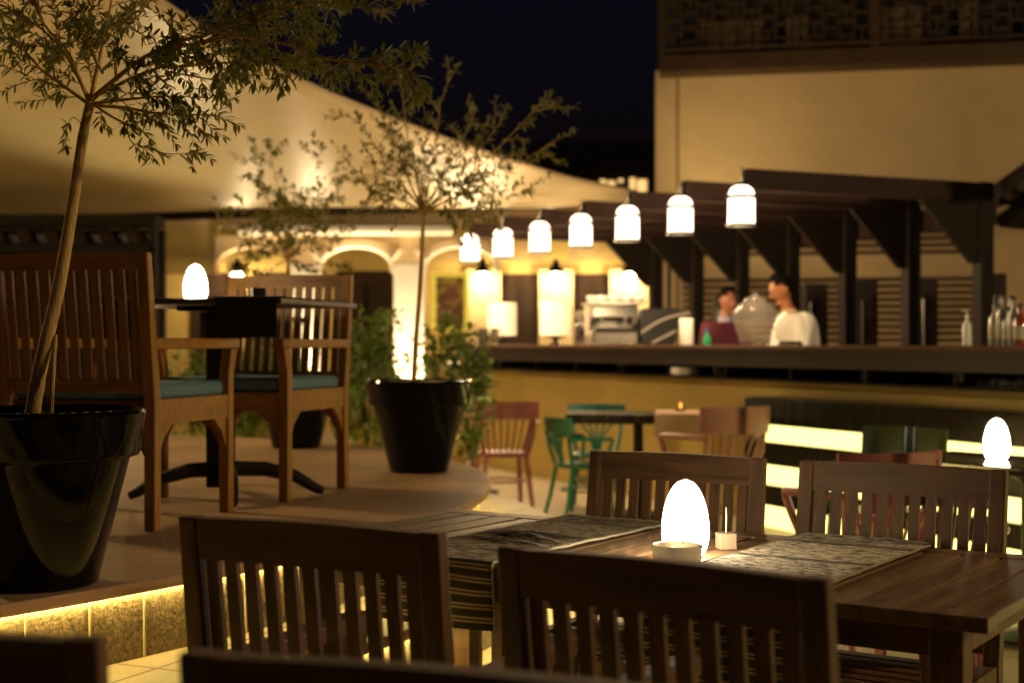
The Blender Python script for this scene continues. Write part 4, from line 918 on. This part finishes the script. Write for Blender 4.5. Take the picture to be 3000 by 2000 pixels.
# black table with the third egg lamp and its neighbours
p = P(2990, 1346, 6.1); bt = pub_table('black glossy table at the right edge carrying an egg lamp', (2.167, 5.95, 0), -.948, 1.2, .56, .752, mat('black_gloss', (.012, .011, .01), .12, coat=.3), blackm)
bent_chair('painted_chair', 'dark green chair with curved glossy back between the lit gaps and the black table', mat('dark_green_gloss', (.05, .06, .02), .22), floor_at(2575, 6.8), 2.3, 'fan', arms=True, sc=1, cz=(.66, .84))
bent_chair('painted_chair', 'maroon chair drawn up under the black table, seen through the dining chair slats', red, floor_at(2720, 5.0), 2.9, sc=.93)

# ------------------------------------------------------------------ things on the bar
def on_bar(px, Y=None, o=.2):
    best = min([(abs(B(k_/100, o, 0).x/B(k_/100, o, 0).y*F+1500-px), k_/100) for k_ in range(-900, 200)])[1]; return B(best, o, 1.236)
def shade_lamp(label, px, o, h, w, e):
    p = on_bar(px, o=o); t = thing('shade_lamp', label, 'table lamp', p, 0, 'drum shade lamps on the bar')
    MB().lathe([(0, 0), (.06, 0), (.06, .01), (.02, .03), (.03, .06), (w*.8, h*.20), (w*.8, h*.205), (0, h*.205)], n=28).build('base', blackm, t, smooth=True)
    m = MB(); m.lathe([(w*.98, h*.22), (w, h*.22), (w, h), (w*.98, h)], n=36); m.build('shade', shade_m, t, smooth=True)
    light('POINT', t, (0, 0, h*.75), e, (1, .66, .34), .04)
shade_lamp('drum shade lamp on the bar between the brown doors', 1627, .35, .42, .15, 2.5)
shade_lamp('drum shade lamp at the far left end of the bar beside the picture', 1418, .35, .44, .155, 2.5)
for i, (px, lb) in enumerate(((1395, 'left of the far lamp base'), (1420, 'in front of the far lamp base'), (1450, 'right of the far lamp base'))):
    t = thing('steel_jug', 'polished steel jug on the bar '+lb, 'jug', on_bar(px, o=.12), 0, 'steel jugs at the far end of the bar')
    MB().lathe([(0, 0), (.045, 0), (.05, .04), (.042, .13), (.048, .17), (.044, .17), (.038, .13), (0, .01)], n=24).build('body', metal, t, smooth=True)
    MB().tube([(.045, 0, .14), (.08, 0, .12), (.08, 0, .06), (.048, 0, .04)], .006, 6).build('handle', metal, t, smooth=True)
# grinder
t = thing('coffee_grinder', 'small steel coffee grinder just left of the espresso machine', 'coffee grinder', on_bar(1704, o=.25), 0)
MB().box((0, 0, .1), (.13, .16, .2)).build('body', metal, t, bevel=.02); MB().lathe([(.03, .2), (.06, .27), (.062, .31), (0, .315)], n=24).build('hopper', mat('smoked_glass', (.4, .36, .3), .1, trans=.6), t, smooth=True); MB().box((0, -.1, .12), (.05, .06, .04)).build('spout', blackm, t, bevel=.005)
# espresso machine
pm = on_bar(1868, o=.3); rzb = .12+.2
t = thing('espresso_machine', 'chrome espresso machine with black side panel on the bar under the yellow lantern', 'espresso machine', pm, .12)
steel2 = mat('steel_panel', (.30, .29, .26), .3, 1)
m = MB(); m.box((-.21, .12, .06), (.40, .42, .12)); m.box((-.21, .2, .24), (.40, .28, .26)); m.build('body', metal, t, bevel=.015)
MB().prism([(-.41, -.10, .24), (-.41, .05, .20), (-.41, .05, .34), (-.41, -.06, .34)], (.40, 0, 0)).build('front_panel', steel2, t, bevel=.01)
MB().box((-.21, -.02, .135), (.36, .22, .02)).build('drip_tray', blackm, t)
m = MB(); m.box((-.19, .1, .355), (.50, .40, .016)); m.tube([(-.43, -.1, .385), (.06, -.1, .385)], .007, 8); m.build('cup_rail', metal, t)
outl = [(0, 0), (.30, 0), (.33, .12), (.45, .22), (.455, .25), (.40, .29), (.30, .315), (.02, .315), (-.005, .16)]
MB().prism([(x, -.12, z) for x, z in outl], (0, .40, 0)).build('side_panel', mat('gloss_black', (.010, .010, .010), .3), t, bevel=.012)
for k_ in range(2): MB().tube(spline([(.0+.1*k_, -.125, .10-.085*k_), (.14+.07*k_, -.127, .19-.12*k_), (.28, -.127, .245-.14*k_), (.43-.12*k_, -.125, .27-.15*k_)], 5), .009, 6).build('silver_stripe', mat('silver_paint', (.4, .37, .32), .4), t, smooth=True)
for k_ in (-.34, -.13, -.05): MB().lathe([(0, 0), (.028, 0), (.028, .05), (0, .05)], (k_, -.07, .19), n=16).build('filter_holder', metal, t, smooth=True)
p0 = Vector(t.location); Rm = Matrix.Rotation(rzb-.2, 3, 'Z')
for k_ in range(9):
    q = p0+Rm@Vector((-.40+.062*k_*.85, .04+.09*(k_ % 2), .364)); c = thing('coffee_cup', 'white cup in the row on top of the espresso machine', 'cup', q, 0, 'cups on top of the espresso machine')
    MB().lathe([(0, 0), (.025, 0), (.038, .03), (.04, .06), (.037, .06), (.03, .01), (0, .008)], n=20).build('bowl', paper, c, smooth=True)
    MB().tube([(.037, 0, .05), (.055, 0, .04), (.05, 0, .02), (.032, 0, .018)], .004, 6).build('handle', paper, c, smooth=True)
t = thing('paper_roll', 'white paper towel roll standing right of the espresso machine', 'paper roll', on_bar(2012, o=.1), 0)
MB().lathe([(.02, 0), (.05, 0), (.055, .01), (.055, .2), (.05, .21), (.02, .21), (.02, 0)], n=28).build('roll', paper, t, smooth=True); MB().tube([(0, 0, 0), (0, 0, .23)], .008, 8).build('core', metal, t)
# big glass jars
def jar(label, px, o, r, h, tint, fill=None):
    t = thing('glass_dispenser', label, 'drink dispenser', on_bar(px, o=o), 0, 'large drink dispensers on the bar')
    MB().lathe([(0, 0), (r*.62, 0), (r*.7, .02), (r*.98, h*.45), (r, h*.62), (r*.8, h*.8), (r*.5, h*.86), (r*.48, h*.9), (r*.46, h*.9), (r*.48, h*.85), (r*.77, h*.79), (r*.96, h*.61), (r*.94, h*.45), (r*.66, .03), (0, .02)], n=36).build('jar', tint, t, smooth=True)
    MB().lathe([(r*.52, h*.9), (r*.5, h*.92), (r*.12, h*.97), (r*.1, h*1.02), (0, h*1.03)], n=28).build('lid', mat('glass_lid', (.5, .46, .42), .08, alpha=.25, spec=.9), t, smooth=True)
    if fill: MB().lathe([(0, .03), (r*.62, .035), (r*.9, h*.45), (r*.88, h*.5), (0, h*.5)], n=30).build('drink', fill, t, smooth=True)
    m = MB(); m.tube([(0, -r*.68, .05), (0, -r*.95, .05), (0, -r*.98, .02)], .009, 8); m.build('tap', metal, t, smooth=True)
jar('tall rounded clear glass dispenser between the two servers', 2212, .12, .165, .37, mat('thin_glass', (.5, .46, .44), .06, alpha=.11, spec=1), mat('pale_drink', (.5, .42, .32), .3, alpha=.22))
t = thing('domed_jar', 'squat cream domed jar in front of the server in white', 'jar', on_bar(2316, o=.05), 0)
MB().lathe([(0, .03), (.09, .03), (.105, .06), (.11, .12), (.095, .19), (.06, .235), (.02, .25), (0, .252)], n=36).build('dome', mat('cream_glass', (.8, .74, .55), .1, alpha=.32, spec=.9), t, smooth=True)
MB().lathe([(0, 0), (.085, 0), (.085, .02), (.07, .03), (0, .03)], n=28).build('foot', metal, t, smooth=True)
t = thing('green_bottle_cap', 'small green and blue bottle lying low in front of the server in maroon', 'bottle', on_bar(2072, o=.05), 0)
MB().lathe([(0, 0), (.03, 0), (.032, .05), (.012, .08), (.012, .1), (0, .1)], n=16).build('body', mat('green_glass', (.02, .3, .12), .1), t, smooth=True)
MB().lathe([(0, .1), (.014, .1), (.014, .12), (0, .12)], n=12).build('cap', mat('blue_cap', (.03, .12, .4), .3), t)
t = thing('sauce_bottle', 'slim white pump bottle left of the nearest post', 'bottle', on_bar(2832, o=.3), 0)
MB().lathe([(0, 0), (.026, 0), (.026, .12), (.01, .15), (.009, .19), (0, .19)], n=18).build('body', paper, t, smooth=True); MB().tube([(0, 0, .19), (0, 0, .21), (-.03, 0, .212)], .005, 6).build('pump', paper, t)
bots = [(2915, .25, (.5, .48, .4)), (2938, .3, (.35, .33, .28)), (2955, .22, (.1, .25, .08)), (2972, .28, (.45, .45, .42)), (2990, .24, (.4, .1, .06)), (2962, .3, (.5, .45, .4))]
for i, (px, h_, c_) in enumerate(bots):
    t = thing('liquor_bottle', ('pale glass bottle, leftmost in the row at the right end of the bar', 'grey glass bottle, second from the left at the right end of the bar', 'green glass bottle at the right end of the bar', 'clear glass bottle at the right end of the bar', 'red bottle at the right edge of the bar', 'tallest pale bottle at the back of the right end of the bar')[i], 'bottle', on_bar(px, o=.2+.25*(i == 5)), 0, 'bottles at the right end of the bar')
    MB().lathe([(0, 0), (.033, 0), (.035, .01), (.035, h_*.6), (.012, h_*.75), (.012, h_*.95), (0, h_*.95)], n=20).build('glass', mat('bottle_glass_%d' % i, c_, .08, trans=.35), t, smooth=True)
    MB().lathe([(.0355, h_*.15), (.0358, h_*.16), (.0358, h_*.45), (.0355, h_*.46)], n=20).build('paper_band', mat('label_paper', (.6, .55, .42), .7), t, smooth=True)
    MB().lathe([(0, h_*.94), (.014, h_*.94), (.014, h_), (0, h_)], n=12).build('cap', blackm, t)

# ------------------------------------------------------------------ people
def skin_mesh(joints, edges, sub=1):
    me = bpy.data.meshes.new('tmp'); bm = bmesh.new(); lay = bm.verts.layers.skin.verify(); names = list(joints); V = {}
    for i, nme in enumerate(names):
        (co, r) = joints[nme]; v = bm.verts.new(co); v[lay].radius = r if hasattr(r, '__len__') else (r, r); v[lay].use_root = (i == 0); V[nme] = v
    for a, b_ in edges: bm.edges.new((V[a], V[b_]))
    bm.to_mesh(me); bm.free(); o = bpy.data.objects.new('tmp', me); COL.objects.link(o)
    o.modifiers.new('k', 'SKIN').use_smooth_shade = True; s_ = o.modifiers.new('s', 'SUBSURF'); s_.levels = s_.render_levels = sub
    dg = bpy.context.evaluated_depsgraph_get(); ev = o.evaluated_get(dg).to_mesh(); vs = [v.co.copy() for v in ev.vertices]; fs = [tuple(p_.vertices) for p_ in ev.polygons]
    bpy.data.objects.remove(o); return vs, fs
def person(label, loc, rz, shirt, trousers, skin_c, hair_c, collar=None, lean=0.0, headtilt=.2, headturn=0, hgt=1.76):
    t = thing('person', label, 'person', loc, rz); k_ = hgt/1.76
    # local frame: faces -y
    J = {'pelvis': ((0, 0, .95), (.15, .11)), 'waist': ((0, -.01-lean*.1, 1.08), (.14, .10)), 'chest': ((0, -.03-lean*.3, 1.28), (.16, .115)), 'neckb': ((0, -.04-lean*.5, 1.44), (.07, .065)), 'neck': ((0, -.055-lean*.6, 1.52), .052), 'skull': ((0, -.07-lean*.65, 1.60), .06)}
    E = [('pelvis', 'waist'), ('waist', 'chest'), ('chest', 'neckb'), ('neckb', 'neck'), ('neck', 'skull')]
    for sx, n_ in ((-1, 'l'), (1, 'r')):
        J.update({'sh'+n_: ((sx*.185, -.03-lean*.42, 1.40), .062), 'el'+n_: ((sx*.235, -.06-lean*.5, 1.12), .045), 'wr'+n_: ((sx*.17, -.30-lean*.5, 1.08), .028), 'pa'+n_: ((sx*.155, -.365-lean*.5, 1.07), (.04, .018)),
                  'hip'+n_: ((sx*.095, 0, .88), .085), 'kn'+n_: ((sx*.11, -.02, .49), .058), 'an'+n_: ((sx*.11, .02, .08), .042), 'toe'+n_: ((sx*.125, -.14, .03), (.04, .025))})
        E += [('chest', 'sh'+n_), ('sh'+n_, 'el'+n_), ('el'+n_, 'wr'+n_), ('wr'+n_, 'pa'+n_), ('pelvis', 'hip'+n_), ('hip'+n_, 'kn'+n_), ('kn'+n_, 'an'+n_), ('an'+n_, 'toe'+n_)]
        for fi in range(4):
            b0 = Vector((sx*(.155+(fi-1.5)*.02), -.39-lean*.5, 1.07)); L_ = (.07, .08, .076, .06)[fi]
            J['f%d' % fi+n_] = (b0, .010); J['g%d' % fi+n_] = (b0+Vector((0, -L_*.55, -.012)), .009); J['h%d' % fi+n_] = (b0+Vector((0, -L_*.8, -.045)), .008)
            E += [('pa'+n_, 'f%d' % fi+n_), ('f%d' % fi+n_, 'g%d' % fi+n_), ('g%d' % fi+n_, 'h%d' % fi+n_)]
        J['t0'+n_] = (Vector((sx*.118, -.345-lean*.5, 1.065)), .011); J['t1'+n_] = (Vector((sx*.10, -.38-lean*.5, 1.055)), .009); E += [('pa'+n_, 't0'+n_), ('t0'+n_, 't1'+n_)]
    vs, fs = skin_mesh(J, E)
    hc = Vector((0, -.085-lean*.68, 1.655)); HR = Matrix.Rotation(headturn, 3, 'Z')@Matrix.Rotation(headtilt, 3, 'X')
    hm = MB(); N1, N2 = 24, 18; hv = []
    for a in range(N2+1):
        th_ = math.pi*a/N2
        for b_ in range(N1):
            ph = 2*math.pi*b_/N1; x, y, z = math.sin(th_)*math.cos(ph), math.sin(th_)*math.sin(ph), math.cos(th_)
            w = 1-.22*max(0, -z)**1.2; px_, py_, pz_ = x*.074*w, y*.094*w, z*.118
            if y < -.5: py_ += .012*(1-abs(z))*.6      # flatten the face
            hv.append(Vector((px_, py_, pz_)))
    hf = [(a*N1+b_, a*N1+(b_+1) % N1, (a+1)*N1+(b_+1) % N1, (a+1)*N1+b_) for a in range(N2) for b_ in range(N1)]
    hm.add(hv, hf)
    hm.tube([(0, -.078, .022), (0, -.092, -.002), (0, -.108, -.026), (0, -.088, -.032)], [.008, .010, .013, .009], 8)     # nose
    hm.tube([(-.022, -.080, -.056), (0, -.089, -.054), (.022, -.080, -.056)], [.004, .008, .004], 8)                      # lips
    hm.tube([(0, -.062, -.10), (0, -.078, -.092)], [.02, .014], 8)                                                        # chin
    hm.tube([(-.045, -.072, .034), (0, -.086, .03), (.045, -.072, .034)], [.006, .006, .006], 6)                          # brow
    for sx in (-1, 1): hm.tube([(sx*.072, .005, .02), (sx*.082, .012, .0), (sx*.073, .006, -.028)], [.010, .016, .009], 8)  # ears
    allv = list(vs); allf = list(fs); o_n = len(allv); allv += [HR@v+hc for v in hm.v]; allf += [tuple(i+o_n for i in f) for f in hm.f]
    bb = MB(); bb.v = allv; bb.f = allf; body = bb.build('body', skin_c, t)
    rm = body.modifiers.new('r', 'REMESH'); rm.mode = 'VOXEL'; rm.voxel_size = .009; rm.use_smooth_shade = True
    sm = body.modifiers.new('sm', 'SMOOTH'); sm.iterations = 3; sm.factor = .4
    # clothes: the same skeleton, a little fuller
    def part(names, grow, nm, m_, extra=None):
        JJ = {}
        for q in names: co, r = J[q]; r = r if hasattr(r, '__len__') else (r, r); JJ[q] = (co, (r[0]+grow, r[1]+grow))
        if extra: JJ.update(extra)
        EE = [e for e in E if e[0] in JJ and e[1] in JJ]+([('neckb', 'collar')] if extra and 'collar' in extra else [])
        v2, f2 = skin_mesh(JJ, EE, 2); b2 = MB(); b2.v = v2; b2.f = f2; return b2.build(nm, m_, t, smooth=True)
    part(['pelvis', 'waist', 'chest', 'neckb', 'shl', 'shr', 'ell', 'elr', 'wrl', 'wrr'], .027, 'shirt', shirt)
    part(['pelvis', 'hipl', 'hipr', 'knl', 'knr', 'anl', 'anr'], .014, 'trousers', trousers)
    if collar:
        MB().lathe([(.062, -.02), (.075, -.03), (.066, .03), (.060, .03)], (0, -.05-lean*.53, 1.475), n=20).build('collar', collar, t, smooth=True)
    hh = MB(); hv2 = []; keep = set()
    for i, v in enumerate(hv):
        front = v.y < -.03; lim = .062 if v.y < -.062 else (.03 if v.y < -.015 else (-.075 if v.y > .02 else -.005))
        s_ = 1.17+.04*noise.noise(v*60); hv2.append(HR@(v*s_+Vector((0, .004, .004)))+hc)
        if v.z > lim: keep.add(i)
    hh.v = hv2; hh.f = [f for f in hf if all(i in keep for i in f)]; ho = hh.build('hair', hair_c, t, smooth=True); sd2 = ho.modifiers.new('s', 'SOLIDIFY'); sd2.thickness = .016
    em = mat('eye', (.02, .015, .01), .15)
    for sx in (-1, 1):
        e_ = MB(); e_.lathe([(0, -.008), (.006, -.005), (.008, 0), (.006, .005), (0, .008)], n=12); e_.v = [HR@(v+Vector((sx*.03, -.083, .018)))+hc for v in e_.v]; e_.build('eye', em, t, smooth=True)
    t.scale = (k_, k_, k_); return t
sk = mat('warm_skin', (.38, .15, .065), .5, var=.06); hr = mat('black_hair', (.006, .005, .004), .8, spec=.1, bump=.6, bscale=200)
blk = mat('dark_trousers', (.02, .02, .025), .8)
person('person in a white long sleeved shirt behind the bar, head bent over the glass jars', (P(2372, 1000, 11.75).x, 11.75, 0), math.radians(-75), mat('white_shirt', (.85, .83, .80), .85, bump=.15, bscale=25), blk, sk, hr, lean=.25, headtilt=.42, hgt=1.80)
person('person in a maroon sweater with pale collar behind the bar beside the espresso machine', (P(2118, 1000, 13.0).x, 13.0, 0), math.radians(25), mat('maroon_knit', (.13, .022, .04), .9, bump=.3, bscale=150), blk, mat('tan_skin', (.36, .14, .08), .5, var=.05), hr, collar=mat('lilac_collar', (.4, .36, .5), .8), headtilt=.1, hgt=1.74)
